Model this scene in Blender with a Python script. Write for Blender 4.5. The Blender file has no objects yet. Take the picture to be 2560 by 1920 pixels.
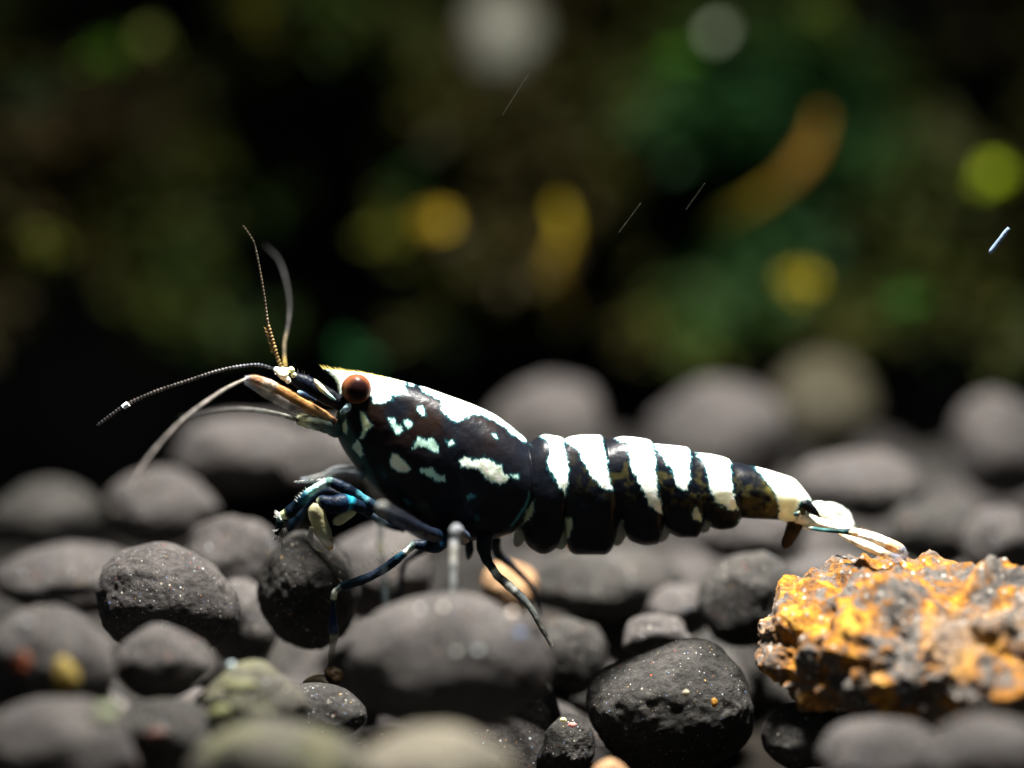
import bpy, bmesh, math, random
import numpy as np
from mathutils import Vector, Matrix

random.seed(7)
rng = np.random.default_rng(7)
scene = bpy.context.scene
C = scene.collection

# ------------------------------------------------------------------ camera
DIST = 8.0                      # lens to shrimp; 1 unit is about 1.4 cm
PITCH = math.radians(10.0)
cam_d = bpy.data.cameras.new('camera')
cam = bpy.data.objects.new('camera', cam_d)
C.objects.link(cam)
cam.location = (0.0, -DIST * math.cos(PITCH), DIST * math.sin(PITCH))
cam.rotation_euler = (math.pi / 2 - PITCH, 0, 0)
cam_d.sensor_width = 36.0
cam_d.lens = 36.0 * DIST / 2.56
cam_d.clip_start = 0.05
cam_d.clip_end = 200.0
cam_d.dof.use_dof = True
cam_d.dof.focus_distance = DIST - 0.06
cam_d.dof.aperture_fstop = 0.265
scene.camera = cam

# ------------------------------------------------------------------ world and tank lamp
world = bpy.data.worlds.new('World')
scene.world = world
world.use_nodes = True
bg = world.node_tree.nodes['Background']
bg.inputs[0].default_value = (0.55, 0.75, 0.85, 1)
bg.inputs[1].default_value = 0.10

def area_lamp(name, loc, target, sx, sy, power, color, spread):
    d = bpy.data.lights.new(name, 'AREA')
    d.shape = 'RECTANGLE'
    d.size, d.size_y = sx, sy
    d.energy = power
    d.color = color
    d.spread = math.radians(spread)
    o = bpy.data.objects.new(name, d)
    o.location = loc
    o.rotation_euler = (Vector(target) - Vector(loc)).to_track_quat('-Z', 'Y').to_euler()
    C.objects.link(o)
    return o
area_lamp('tank_lamp', (0.30, 0.30, 5.0), (0.40, 0.45, -0.3), 1.7, 0.7, 880, (1.0, 0.97, 0.92), 95)

vs = scene.view_settings
vs.view_transform = 'Standard'
vs.look = 'None'
vs.exposure = 0.0
vs.gamma = 1.0
vs.use_curve_mapping = False
scene.cycles.use_denoising = True
scene.cycles.max_bounces = 8
scene.cycles.transparent_max_bounces = 12
scene.cycles.sample_clamp_indirect = 4.0

# ------------------------------------------------------------------ helpers
cp, sp_ = math.cos(PITCH), math.sin(PITCH)
CAM = np.array([0.0, -DIST * cp, DIST * sp_])
RT = np.array([1.0, 0, 0]); FW = np.array([0, cp, -sp_]); UP = np.array([0, sp_, cp])

def W(px, py, Y=0.0):
    """world point on the plane y = Y that shows at photo pixel (px, py)"""
    u = (px - 1280.0) / 1000.0 / DIST
    v = (960.0 - py) / 1000.0 / DIST
    d = FW + u * RT + v * UP
    t = (Y - CAM[1]) / d[1]
    return CAM + t * d

def to_px(P):
    q = P - CAM
    z = q @ FW
    return 1280 + (q @ RT) / z * DIST * 1000, 960 - (q @ UP) / z * DIST * 1000

def scale_at(Y):
    return (DIST + Y) / DIST / 1000.0       # world units per photo pixel

def vnoise(P, seed=0):
    P = np.asarray(P, float)
    i = np.floor(P).astype(np.int64)
    f = P - i
    f = f * f * f * (f * (f * 6 - 15) + 10)
    def h(ix, iy, iz):
        n = (ix * 374761393 + iy * 668265263 + iz * 2147483647 + seed * 1274126177) & 0xFFFFFFFF
        n = ((n ^ (n >> 13)) * 1274126177) & 0xFFFFFFFF
        n = ((n ^ (n >> 16)) * 2246822519) & 0xFFFFFFFF
        return ((n ^ (n >> 15)) & 0xFFFFFF) / float(0xFFFFFF) * 2 - 1
    out = 0
    for dx in (0, 1):
        for dy in (0, 1):
            for dz in (0, 1):
                w = (f[:, 0] if dx else 1 - f[:, 0]) * (f[:, 1] if dy else 1 - f[:, 1]) * (f[:, 2] if dz else 1 - f[:, 2])
                out = out + w * h(i[:, 0] + dx, i[:, 1] + dy, i[:, 2] + dz)
    return out

def fbm(P, seed=0, octs=4, gain=0.5):
    s, a = 0, 1.0
    for k in range(octs):
        s = s + a * vnoise(P * (2.0 ** k) + 17.3 * k, seed + k)
        a *= gain
    return s

def mesh_obj(name, verts, faces, mat, parent=None, cols=None, smooth=True):
    me = bpy.data.meshes.new(name)
    me.from_pydata([tuple(v) for v in verts], [], faces)
    if cols is not None:
        a = me.color_attributes.new('Col', 'FLOAT_COLOR', 'POINT')
        a.data.foreach_set('color', np.asarray(cols, np.float32).ravel())
    me.polygons.foreach_set('use_smooth', [smooth] * len(me.polygons))
    me.materials.append(mat)
    o = bpy.data.objects.new(name, me)
    C.objects.link(o)
    if parent is not None:
        o.parent = parent
        o.matrix_parent_inverse = parent.matrix_world.inverted()
    return o

def tag(o, label, cat, group=None, kind=None):
    if label: o['label'] = label
    if cat: o['category'] = cat
    if group: o['group'] = group
    if kind: o['kind'] = kind
    return o

# ------------------------------------------------------------------ materials
def new_mat(name):
    m = bpy.data.materials.new(name)
    m.use_nodes = True
    nt = m.node_tree
    return m, nt, nt.nodes['Principled BSDF'], nt.links

def nd(nt, kind, **kw):
    n = nt.nodes.new(kind)
    for k, v in kw.items():
        if k in n.inputs: n.inputs[k].default_value = v
        else: setattr(n, k, v)
    return n

def ramp(nt, stops, interp='LINEAR'):
    n = nt.nodes.new('ShaderNodeValToRGB')
    cr = n.color_ramp
    cr.interpolation = interp
    while len(cr.elements) < len(stops): cr.elements.new(0.5)
    for e, (p, c) in zip(cr.elements, stops):
        e.position = p
        e.color = c if len(c) == 4 else (*c, 1)
    return n

def mixc(nt, fac, a, b):
    n = nt.nodes.new('ShaderNodeMix'); n.data_type = 'RGBA'
    for sock, v in ((n.inputs[0], fac), (n.inputs[6], a), (n.inputs[7], b)):
        if isinstance(v, bpy.types.NodeSocket): nt.links.new(v, sock)
        elif isinstance(v, (int, float)): sock.default_value = v
        else: sock.default_value = v if len(v) == 4 else (*v, 1)
    return n.outputs[2]

def math_n(nt, op, a, b=None):
    n = nt.nodes.new('ShaderNodeMath'); n.operation = op
    for sock, v in ((n.inputs[0], a), (n.inputs[1], b)):
        if v is None: continue
        if isinstance(v, bpy.types.NodeSocket): nt.links.new(v, sock)
        else: sock.default_value = v
    return n.outputs[0]

def pebble_mat(name, ca, cb, film=None, film_amt=0.5, speck=1.0):
    m, nt, b, L = new_mat(name)
    tc = nd(nt, 'ShaderNodeTexCoord')
    oi = nd(nt, 'ShaderNodeObjectInfo')
    off = nt.nodes.new('ShaderNodeVectorMath'); off.operation = 'MULTIPLY_ADD'
    L.new(oi.outputs['Random'], off.inputs[0]); off.inputs[1].default_value = (37, 53, 71)
    L.new(tc.outputs['Object'], off.inputs[2])
    v = off.outputs[0]
    n1 = nd(nt, 'ShaderNodeTexNoise', Scale=9.0, Detail=5.0); L.new(v, n1.inputs['Vector'])
    n2 = nd(nt, 'ShaderNodeTexNoise', Scale=70.0, Detail=4.0, Roughness=0.65); L.new(v, n2.inputs['Vector'])
    r1 = ramp(nt, [(0.35, ca), (0.68, cb)]); L.new(n1.outputs['Fac'], r1.inputs[0])
    r2 = ramp(nt, [(0.3, (0.45, 0.45, 0.45)), (0.7, (1.35, 1.33, 1.3))]); L.new(n2.outputs['Fac'], r2.inputs[0])
    mul = nt.nodes.new('ShaderNodeMix'); mul.data_type = 'RGBA'; mul.blend_type = 'MULTIPLY'; mul.inputs[0].default_value = 1
    L.new(r1.outputs[0], mul.inputs[6]); L.new(r2.outputs[0], mul.inputs[7])
    col = mul.outputs[2]
    if film:
        n3 = nd(nt, 'ShaderNodeTexNoise', Scale=5.0, Detail=6.0, Roughness=0.6); L.new(v, n3.inputs['Vector'])
        r3 = ramp(nt, [(0.48, (0, 0, 0)), (0.62, (film_amt,) * 3)]); L.new(n3.outputs['Fac'], r3.inputs[0])
        col = mixc(nt, r3.outputs[0], col, film)
    # mineral grains baked into the clay
    facs = []
    for scale, size, keep in ((75.0, 0.20, 0.925), (170.0, 0.28, 0.92), (30.0, 0.10, 0.88)):
        vo = nd(nt, 'ShaderNodeTexVoronoi', Scale=scale); L.new(v, vo.inputs['Vector'])
        sepc = nt.nodes.new('ShaderNodeSeparateColor'); L.new(vo.outputs['Color'], sepc.inputs[0])
        f1 = math_n(nt, 'LESS_THAN', vo.outputs['Distance'], size)
        f2 = math_n(nt, 'GREATER_THAN', sepc.outputs[0], keep + (1 - speck) * 0.15)
        f = math_n(nt, 'MULTIPLY', f1, f2)
        rc = ramp(nt, [(0.0, (0.42, 0.39, 0.33)), (0.25, (0.20, 0.18, 0.15)), (0.58, (0.36, 0.22, 0.08)), (0.68, (0.40, 0.44, 0.46)),
                       (0.84, (0.10, 0.17, 0.30)), (0.93, (0.40, 0.07, 0.03))], 'CONSTANT')
        L.new(sepc.outputs[1], rc.inputs[0])
        col = mixc(nt, f, col, rc.outputs[0])
        facs.append(f)
    L.new(col, b.inputs['Base Color'])
    allf = math_n(nt, 'MAXIMUM', facs[0], math_n(nt, 'MAXIMUM', facs[1], facs[2]))
    L.new(math_n(nt, 'SUBTRACT', 0.82, math_n(nt, 'MULTIPLY', allf, 0.5)), b.inputs['Roughness'])
    b.inputs['Specular IOR Level'].default_value = 0.12
    n4 = nd(nt, 'ShaderNodeTexNoise', Scale=34.0, Detail=8.0, Roughness=0.7); L.new(v, n4.inputs['Vector'])
    n5 = nd(nt, 'ShaderNodeTexNoise', Scale=13.0, Detail=3.0, Distortion=0.6); L.new(v, n5.inputs['Vector'])
    hsum = math_n(nt, 'ADD', math_n(nt, 'ADD', n4.outputs['Fac'], math_n(nt, 'MULTIPLY', n5.outputs['Fac'], 1.2)), math_n(nt, 'MULTIPLY', allf, 0.12))
    bp = nd(nt, 'ShaderNodeBump', Strength=0.75, Distance=0.02)
    L.new(hsum, bp.inputs['Height']); L.new(bp.outputs[0], b.inputs['Normal'])
    return m

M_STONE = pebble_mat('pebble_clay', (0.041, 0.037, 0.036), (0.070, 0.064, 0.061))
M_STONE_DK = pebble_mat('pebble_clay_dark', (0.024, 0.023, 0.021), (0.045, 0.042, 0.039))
M_STONE_GR = pebble_mat('pebble_clay_algae', (0.045, 0.043, 0.036), (0.07, 0.066, 0.055), film=(0.11, 0.11, 0.055), film_amt=0.7)
M_STONE_BE = pebble_mat('pebble_beige', (0.11, 0.10, 0.08), (0.16, 0.145, 0.11), film=(0.12, 0.09, 0.06), film_amt=0.5, speck=0.3)
M_STONE_TAN = pebble_mat('pebble_tan', (0.26, 0.15, 0.075), (0.32, 0.20, 0.11), speck=0.2)
M_STONE_OL = pebble_mat('pebble_olive', (0.034, 0.030, 0.020), (0.055, 0.050, 0.032), film=(0.045, 0.042, 0.018), film_amt=0.6)
M_STONE_PALE = pebble_mat('pebble_pale', (0.20, 0.21, 0.17), (0.30, 0.30, 0.25), film=(0.13, 0.085, 0.055), film_amt=0.8)
M_HAZE_BLUE = pebble_mat('haze_bluegrey', (0.06, 0.085, 0.09), (0.10, 0.13, 0.135))

def rock_mat():
    m, nt, b, L = new_mat('ochre_rock')
    tc = nd(nt, 'ShaderNodeTexCoord')
    v = tc.outputs['Object']
    n1 = nd(nt, 'ShaderNodeTexNoise', Scale=9.0, Detail=9.0, Roughness=0.68, Distortion=0.8); L.new(v, n1.inputs['Vector'])
    r1 = ramp(nt, [(0.36, (0.05, 0.045, 0.042)), (0.45, (0.13, 0.115, 0.10)), (0.50, (0.20, 0.085, 0.02)), (0.55, (0.40, 0.16, 0.014)), (0.62, (0.62, 0.31, 0.03)), (0.78, (0.42, 0.28, 0.14))])
    L.new(n1.outputs['Fac'], r1.inputs[0])
    n2 = nd(nt, 'ShaderNodeTexNoise', Scale=3.1, Detail=3.0); L.new(v, n2.inputs['Vector'])
    r2 = ramp(nt, [(0.50, (0, 0, 0)), (0.64, (0.85, 0.85, 0.85))]); L.new(n2.outputs['Fac'], r2.inputs[0])
    n3 = nd(nt, 'ShaderNodeTexNoise', Scale=45.0, Detail=6.0, Roughness=0.7); L.new(v, n3.inputs['Vector'])
    r3 = ramp(nt, [(0.32, (0.045, 0.041, 0.038)), (0.52, (0.13, 0.115, 0.10)), (0.70, (0.30, 0.25, 0.19))]); L.new(n3.outputs['Fac'], r3.inputs[0])
    col = mixc(nt, r2.outputs[0], r1.outputs[0], r3.outputs[0])
    r4 = ramp(nt, [(0.3, (0.5, 0.5, 0.5)), (0.7, (1.3, 1.3, 1.3))]); L.new(n3.outputs['Fac'], r4.inputs[0])
    mul = nt.nodes.new('ShaderNodeMix'); mul.data_type = 'RGBA'; mul.blend_type = 'MULTIPLY'; mul.inputs[0].default_value = 1
    L.new(col, mul.inputs[6]); L.new(r4.outputs[0], mul.inputs[7])
    vo = nd(nt, 'ShaderNodeTexVoronoi', Scale=60.0); L.new(v, vo.inputs['Vector'])
    sc_ = nt.nodes.new('ShaderNodeSeparateColor'); L.new(vo.outputs['Color'], sc_.inputs[0])
    f = math_n(nt, 'MULTIPLY', math_n(nt, 'LESS_THAN', vo.outputs['Distance'], 0.3), math_n(nt, 'GREATER_THAN', sc_.outputs[0], 0.8))
    col = mixc(nt, f, mul.outputs[2], (0.36, 0.34, 0.30))
    L.new(col, b.inputs['Base Color'])
    b.inputs['Roughness'].default_value = 0.5
    b.inputs['Specular IOR Level'].default_value = 0.15
    bp = nd(nt, 'ShaderNodeBump', Strength=0.9, Distance=0.03)
    L.new(n3.outputs['Fac'], bp.inputs['Height']); L.new(bp.outputs[0], b.inputs['Normal'])
    return m
M_ROCK = rock_mat()

def attr_mat(name, rough=0.3, alpha=False, coat=0.0, sss=0.0, bump=0.0, transl=0.0, spec=0.5):
    m, nt, b, L = new_mat(name)
    a = nd(nt, 'ShaderNodeAttribute', attribute_name='Col')
    L.new(a.outputs['Color'], b.inputs['Base Color'])
    b.inputs['Roughness'].default_value = rough
    b.inputs['Specular IOR Level'].default_value = spec
    b.inputs['Coat Weight'].default_value = coat
    b.inputs['Coat Roughness'].default_value = 0.12
    if sss:
        b.inputs['Subsurface Weight'].default_value = sss
        b.inputs['Subsurface Radius'].default_value = (1.0, 0.9, 0.75)
        b.inputs['Subsurface Scale'].default_value = 0.07
    if alpha: L.new(a.outputs['Alpha'], b.inputs['Alpha'])
    if bump:
        tc = nd(nt, 'ShaderNodeTexCoord')
        n = nd(nt, 'ShaderNodeTexNoise', Scale=130.0, Detail=3.0); L.new(tc.outputs['Object'], n.inputs['Vector'])
        bp = nd(nt, 'ShaderNodeBump', Strength=bump, Distance=0.004)
        L.new(n.outputs['Fac'], bp.inputs['Height']); L.new(bp.outputs[0], b.inputs['Normal'])
    if transl:
        t = nd(nt, 'ShaderNodeBsdfTranslucent'); L.new(a.outputs['Color'], t.inputs[0])
        ms = nd(nt, 'ShaderNodeMixShader'); ms.inputs[0].default_value = transl
        L.new(b.outputs[0], ms.inputs[1]); L.new(t.outputs[0], ms.inputs[2])
        L.new(ms.outputs[0], nt.nodes['Material Output'].inputs[0])
    return m
M_SHELL = attr_mat('shrimp_shell', rough=0.34, sss=0.35, bump=0.15, spec=0.10)
M_LIMB = attr_mat('shrimp_limb', rough=0.42, alpha=True, spec=0.07, bump=0.5)
M_EYE = attr_mat('shrimp_eye', rough=0.3, coat=0.0, spec=0.05)
M_MOSS = attr_mat('moss_leaf', rough=0.6, transl=0.35, spec=0.2)

def plain_mat(name, col, rough=0.9):
    m, nt, b, L = new_mat(name)
    tc = nd(nt, 'ShaderNodeTexCoord')
    n = nd(nt, 'ShaderNodeTexNoise', Scale=4.0, Detail=5.0); L.new(tc.outputs['Object'], n.inputs['Vector'])
    r = ramp(nt, [(0.3, tuple(c * 0.6 for c in col)), (0.7, tuple(c * 1.4 for c in col))]); L.new(n.outputs['Fac'], r.inputs[0])
    L.new(r.outputs[0], b.inputs['Base Color']); b.inputs['Roughness'].default_value = rough
    b.inputs['Specular IOR Level'].default_value = 0.0
    return m

# ------------------------------------------------------------------ the tank: floor under the pebbles, dark rear wall
BED = np.array([(-3, 2350), (-2, 2120), (-1.3, 1960), (-0.7, 1800), (0, 1665), (0.4, 1570), (0.8, 1450), (1.3, 1290), (2.0, 1125), (3.0, 1010), (4.5, 930), (6.5, 890)])
def bed_top(Y):
    py = np.interp(Y, BED[:, 0], BED[:, 1])
    return W(1280, py, Y)[2]

def sheet(name, ys, zf, x0, x1, mat, nx=14):
    xs = np.linspace(x0, x1, nx)
    V = [(x, y, zf(y)) for y in ys for x in xs]
    F = [(j * nx + i, j * nx + i + 1, (j + 1) * nx + i + 1, (j + 1) * nx + i) for j in range(len(ys) - 1) for i in range(nx - 1)]
    return mesh_obj(name, V, F, mat)
fl = sheet('ground', np.linspace(-3.0, 6.6, 40), lambda y: bed_top(y) - (0.42 if y < 0.9 else min(0.42 + (y - 0.9) * 0.6, 0.95)), -4.5, 4.5, plain_mat('soil', (0.008, 0.007, 0.006)))
tag(fl, 'dark soil sheet under the pebbles', None, kind='structure')
wl = mesh_obj('rear_wall', [(-5, 6.55, -3.2), (5, 6.55, -3.2), (5, 6.55, 5), (-5, 6.55, 5)], [(0, 1, 2, 3)], plain_mat('rear_wall_paint', (0.012, 0.014, 0.012)))
tag(wl, 'dark rear wall of the tank', None, kind='structure')

# ------------------------------------------------------------------ pebbles
_ico = {}
def ico(sub):
    if sub not in _ico:
        bm = bmesh.new()
        bmesh.ops.create_icosphere(bm, subdivisions=sub, radius=1.0)
        V = np.array([v.co[:] for v in bm.verts])
        F = [tuple(v.index for v in f.verts) for f in bm.faces]
        bm.free()
        _ico[sub] = (V / np.linalg.norm(V, axis=1)[:, None], F)
    return _ico[sub]

def pebble_shape(sub, seed, facets=4, rough=1.0, bumps=()):
    N, F = ico(sub)
    r = 1 + rough * (0.085 * fbm(N * 1.1 + seed * 3.7, seed, 2) + 0.028 * fbm(N * 3.2 + seed, seed + 5, 3) + 0.009 * fbm(N * 11, seed + 9, 3))
    rs = np.random.default_rng(seed + 100)
    for k in range(facets):
        p = rs.normal(size=3); p /= np.linalg.norm(p)
        d = rs.uniform(0.84, 0.95)
        c = np.maximum(N @ p, 1e-3)
        lim = d / c
        r = np.where(c > 0.2, -np.log(np.exp(-22 * r) + np.exp(-22 * lim)) / 22, r)
    for (dx, dy, dz, amp, wid) in bumps:
        q = np.array([dx, dy, dz], float); q /= np.linalg.norm(q)
        ang = np.arccos(np.clip(N @ q, -1, 1))
        r = r + amp * np.exp(-(ang / wid) ** 2)
    return N * r[:, None], F

HEROES = []
def pebble(px, py, rx, ry, Y, seed, mat, label, name='pebble', cat='pebble', tilt=0.0, depth=None, sub=5, group=None, **kw):
    """(px, py) the middle, rx, ry half sizes in photo pixels at depth Y"""
    s = scale_at(Y)
    V, F = pebble_shape(sub, seed, **kw)
    V = V / np.abs(V).max(axis=0)
    dep = (depth if depth else (rx * 0.55 + ry * 0.45)) * s
    V = V * np.array([rx * s, dep, ry * s])
    a = math.radians(tilt)
    R = np.array([[math.cos(a), 0, -math.sin(a)], [0, 1, 0], [math.sin(a), 0, math.cos(a)]])
    V = V @ R.T
    o = mesh_obj(name, V, F, mat)
    o.location = W(px, py, Y)
    tag(o, label, cat, group)
    HEROES.append((np.array(o.location), max(rx * s, dep, ry * s), min(rx * s, dep, ry * s)))
    return o

# in and near the plane of focus
pebble(410, 1500, 196, 146, 0.02, 3, M_STONE, 'round grey pebble with sparkling grains, beside the facetted pebble under the claws', tilt=-8, sub=6, facets=3)
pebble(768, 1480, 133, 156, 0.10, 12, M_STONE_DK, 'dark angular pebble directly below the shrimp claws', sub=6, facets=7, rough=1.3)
pebble(1122, 1655, 264, 178, -0.72, 21, M_STONE, 'large smooth oval pebble under the legs of the shrimp', sub=6, facets=2, rough=0.6)
pebble(1670, 1775, 215, 178, -0.08, 33, M_STONE_DK, 'dark speckled pebble with a raised shoulder, left of the ochre rock', sub=6, facets=4, tilt=12, bumps=((0.45, -0.1, 0.9, 0.16, 0.5), (0.9, 0, -0.7, 0.14, 0.5)))
pebble(1420, 1860, 80, 82, -0.16, 41, M_STONE_DK, 'tiny dark pebble with a red and a cream grain, beside the speckled shouldered pebble', sub=6, facets=2, bumps=((-0.9, 0, -0.5, 0.35, 0.35),))
pebble(1340, 1785, 62, 95, -0.02, 45, M_STONE_DK, 'dark sliver of pebble wedged behind the large smooth oval pebble', sub=5, tilt=15)
pebble(1425, 1640, 100, 102, 0.30, 51, M_STONE_DK, 'small dark pebble between the large oval pebble and the shouldered one', sub=5, facets=3)
pebble(1640, 1590, 92, 55, 0.18, 57, M_STONE, 'small flat pinkish chip lying behind the shouldered pebble', sub=5, facets=6, rough=1.6)
pebble(1868, 1500, 135, 122, 0.28, 63, M_STONE_DK, 'dark rounded pebble half hidden behind the ochre rock', sub=5, tilt=15, depth=120)
pebble(1700, 1530, 90, 70, 0.50, 64, M_STONE, 'grey pebble tucked behind the dark pebble beside the ochre rock', sub=5)
# in front, out of focus
pebble(120, 1665, 182, 158, -0.78, 71, M_STONE, 'broad grey pebble with rust and yellow stains, touching the sparkling round one', sub=6, facets=4)
pebble(405, 1655, 130, 100, -0.62, 77, M_STONE, 'blunt pebble with a pale tan top in front of the sparkling round one', sub=5, facets=4)
pebble(630, 1760, 150, 112, -0.60, 83, M_STONE_GR, 'pebble with a greenish algae film beside the pale tan topped one', sub=5, facets=3)
pebble(800, 1775, 120, 70, -0.25, 85, M_STONE_DK, 'low dark pebble between the algae filmed one and the large oval one', sub=5)
pebble(140, 1880, 215, 145, -1.00, 91, M_STONE, 'grey pebble with a pale green dot in front of the stained broad one', sub=5)
pebble(690, 1925, 230, 125, -1.20, 97, M_STONE_GR, 'wide grey green pebble beside the beige one', sub=5)
pebble(1090, 1945, 215, 135, -1.40, 103, M_STONE_BE, 'pale beige pebble in front of the large smooth oval pebble', sub=5)
pebble(1525, 1935, 48, 40, -0.60, 107, M_STONE_TAN, 'small orange tan pebble in front of the speckled shouldered pebble', sub=5)
pebble(430, 1850, 150, 110, -0.75, 109, M_STONE_DK, 'dark pebble in the gap beside the pebble with the green dot', sub=5)
pebble(2200, 1905, 185, 115, -0.95, 113, M_STONE, 'broad dull grey pebble in front of the ochre rock', sub=5)
pebble(2470, 1915, 170, 125, -1.20, 119, M_STONE, 'smooth grey pebble in front of the right end of the ochre rock', sub=5)
pebble(2530, 1800, 90, 55, -0.35, 121, M_STONE_DK, 'dark pebble with a shiny rim under the ochre rock', sub=5, tilt=-25)
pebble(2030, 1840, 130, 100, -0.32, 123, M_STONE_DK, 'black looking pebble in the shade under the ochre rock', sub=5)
# behind the shrimp
pebble(1372, 1080, 150, 142, 2.20, 131, M_STONE, 'round grey pebble rising behind the neck of the shrimp', sub=5, facets=2)
pebble(1800, 1095, 180, 150, 2.30, 137, M_STONE, 'large round pebble behind the back of the shrimp', sub=5, facets=2)
pebble(2060, 1015, 135, 125, 2.90, 139, M_STONE_OL, 'olive brown pebble behind the others, against the moss', sub=5)
pebble(2510, 1115, 130, 140, 1.90, 149, M_STONE, 'tall pebble behind the ochre rock, with the moss behind it', sub=5)
pebble(2150, 1215, 175, 90, 1.20, 151, M_STONE, 'wide pebble just behind the tail fan of the shrimp', sub=5)
pebble(2505, 1365, 100, 105, 0.75, 157, M_STONE, 'pebble with an orange grain right behind the ochre rock', sub=5)
pebble(2090, 1445, 140, 65, 0.70, 163, M_STONE, 'low pale pebble in the gap between tail fan and ochre rock', sub=5)
pebble(2340, 1330, 120, 90, 1.00, 165, M_STONE_DK, 'dark pebble sunk between its neighbours behind the ochre rock', sub=5)
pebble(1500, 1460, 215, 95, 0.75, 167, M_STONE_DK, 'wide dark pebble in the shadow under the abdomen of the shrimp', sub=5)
pebble(1880, 1330, 150, 90, 0.95, 169, M_STONE, 'grey pebble under the tail joint of the shrimp', sub=5)
pebble(600, 1135, 170, 100, 1.35, 173, M_STONE, 'grey pebble behind the antennae of the shrimp', sub=5)
pebble(830, 1150, 140, 100, 1.20, 179, M_STONE, 'grey pebble behind the mouth of the shrimp', sub=5)
pebble(400, 1270, 150, 105, 0.95, 181, M_STONE, 'pale lit pebble behind the sparkling round one', sub=5)
pebble(575, 1395, 125, 118, 0.50, 191, M_STONE, 'pebble with a lit rim between the sparkling round one and the angular one', sub=5)
pebble(610, 1560, 95, 120, 0.32, 193, M_STONE, 'grey pebble seen in the gap between the sparkling round one and the angular one', sub=5)
pebble(190, 1450, 210, 95, 0.62, 197, M_STONE, 'flat wide pebble behind the broad stained one', sub=5)
pebble(120, 1290, 170, 90, 1.30, 199, M_STONE_DK, 'dim dark mound of pebble behind the flat wide one', sub=5)
pebble(950, 1430, 140, 125, 0.50, 211, M_STONE, 'grey pebble behind the bent leg of the shrimp', sub=5)
pebble(1275, 1470, 72, 70, 0.42, 223, M_STONE_TAN, 'orange tan pebble behind the rear leg of the shrimp', sub=5)
pebble(1100, 1220, 170, 100, 1.10, 227, M_STONE_DK, 'dark pebble behind the body of the shrimp', sub=5)

# ochre rock
def ochre_rock():
    N, F = ico(7)
    sc = np.array([0.44, 0.30, 0.165])
    E = np.sign(N) * np.abs(N) ** np.array([0.78, 0.9, 0.85]) * sc
    nr = N / sc; nr /= np.linalg.norm(nr, axis=1)[:, None]
    ridge = 1 - 2 * np.abs(vnoise(E * 9.0 + 3.3, 311))
    h = 0.050 * fbm(E * 5.0 + 4.1, 301, 2) + 0.030 * fbm(E * 13.0, 305, 2) + 0.012 * ridge + 0.013 * fbm(E * 34.0, 307, 3) + 0.005 * np.abs(fbm(E * 90.0, 309, 2))
    for (c, amp, wid) in (((-0.02, -0.02, 0.16), 0.045, 0.07), ((0.22, -0.08, 0.13), 0.03, 0.10), ((0.10, -0.05, 0.15), -0.03, 0.06), ((-0.30, -0.1, 0.10), 0.02, 0.1), ((0.20, -0.26, 0.02), -0.06, 0.07), ((-0.12, -0.2, 0.08), 0.02, 0.09)):
        h = h + amp * np.exp(-(np.linalg.norm(E - np.array(c), axis=1) / wid) ** 2)
    V = E + nr * h[:, None]
    V = V * np.array([0.90, 0.90, 0.84])
    tl = math.radians(20)       # broad upper face leans toward the lens
    V = V @ np.array([[1, 0, 0], [0, math.cos(tl), -math.sin(tl)], [0, math.sin(tl), math.cos(tl)]]).T
    a = math.radians(-40)      # right end swings toward the lens
    R = np.array([[math.cos(a), -math.sin(a), 0], [math.sin(a), math.cos(a), 0], [0, 0, 1]])
    V = V @ R.T
    o = mesh_obj('rock', V, F, M_ROCK)
    o.location = W(2292, 1598, -0.34)
    tag(o, 'knobbly ochre and grey rock under the tail fan of the shrimp', 'rock')
    HEROES.append((np.array(o.location), 0.40, 0.2))
ochre_rock()

# filler pebbles of the bed: look-alikes that only their place tells apart
fill_meshes = []
for k in range(10):
    V, F = pebble_shape(4, 400 + k * 7, facets=3)
    V = V / np.abs(V).max(axis=0) * np.array([0.165, 0.15, 0.13])
    o = mesh_obj('bed_pebble_shape', V, F, M_STONE if k % 3 else M_STONE_DK)
    fill_meshes.append(o.data)
    bpy.data.objects.remove(o)
def hollow(x, y):
    # the bed dips behind the pebbles on the head side, and a little everywhere at the back
    a = min(max((y - 0.9) / 0.8, 0), 1); b = min(max((0.25 - x) / 0.5, 0), 1)
    return 0.42 * a * b + 0.06 * a
cnt = 0
yy = -1.75
row = 0
while yy < 3.9:
    half = 1.28 * (DIST + yy) / DIST + 0.3
    xx = -half + (0.14 if row % 2 else 0)
    while xx < half:
        x = xx + random.uniform(-0.05, 0.05); y = yy + random.uniform(-0.05, 0.05)
        z = bed_top(y) - 0.24 - random.uniform(0, 0.07) - hollow(x, y)
        p = np.array([x, y, z])
        ok = True
        for (q, rb, rsml) in HEROES:
            if np.linalg.norm(p - q) < 0.5 * rb + 0.09:
                ok = False; break
        fx, fy = to_px(p)
        if y < 0.1 and 1330 < fx < 2000 and 1690 < fy < 2060: ok = False     # deep gap round the shouldered pebble
        if y < 0.55 and 1820 < fx < 2400 and 1580 < fy < 1960: ok = False    # hollow under the ochre rock
        if ok and cnt < 298:
            o = bpy.data.objects.new('bed_pebble', random.choice(fill_meshes))
            C.objects.link(o)
            o.location = (x, y, z)
            s = random.uniform(0.85, 1.15)
            o.scale = (s, s, s)
            o.rotation_euler = (random.uniform(-0.5, 0.5), random.uniform(-0.5, 0.5), random.uniform(0, 6.28))
            tag(o, 'plain dark grey pebble in the lower layer of the gravel bed', 'pebble', 'pebbles of the lower gravel layer')
            cnt += 1
        xx += 0.31
    yy += 0.29
    row += 1

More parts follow.
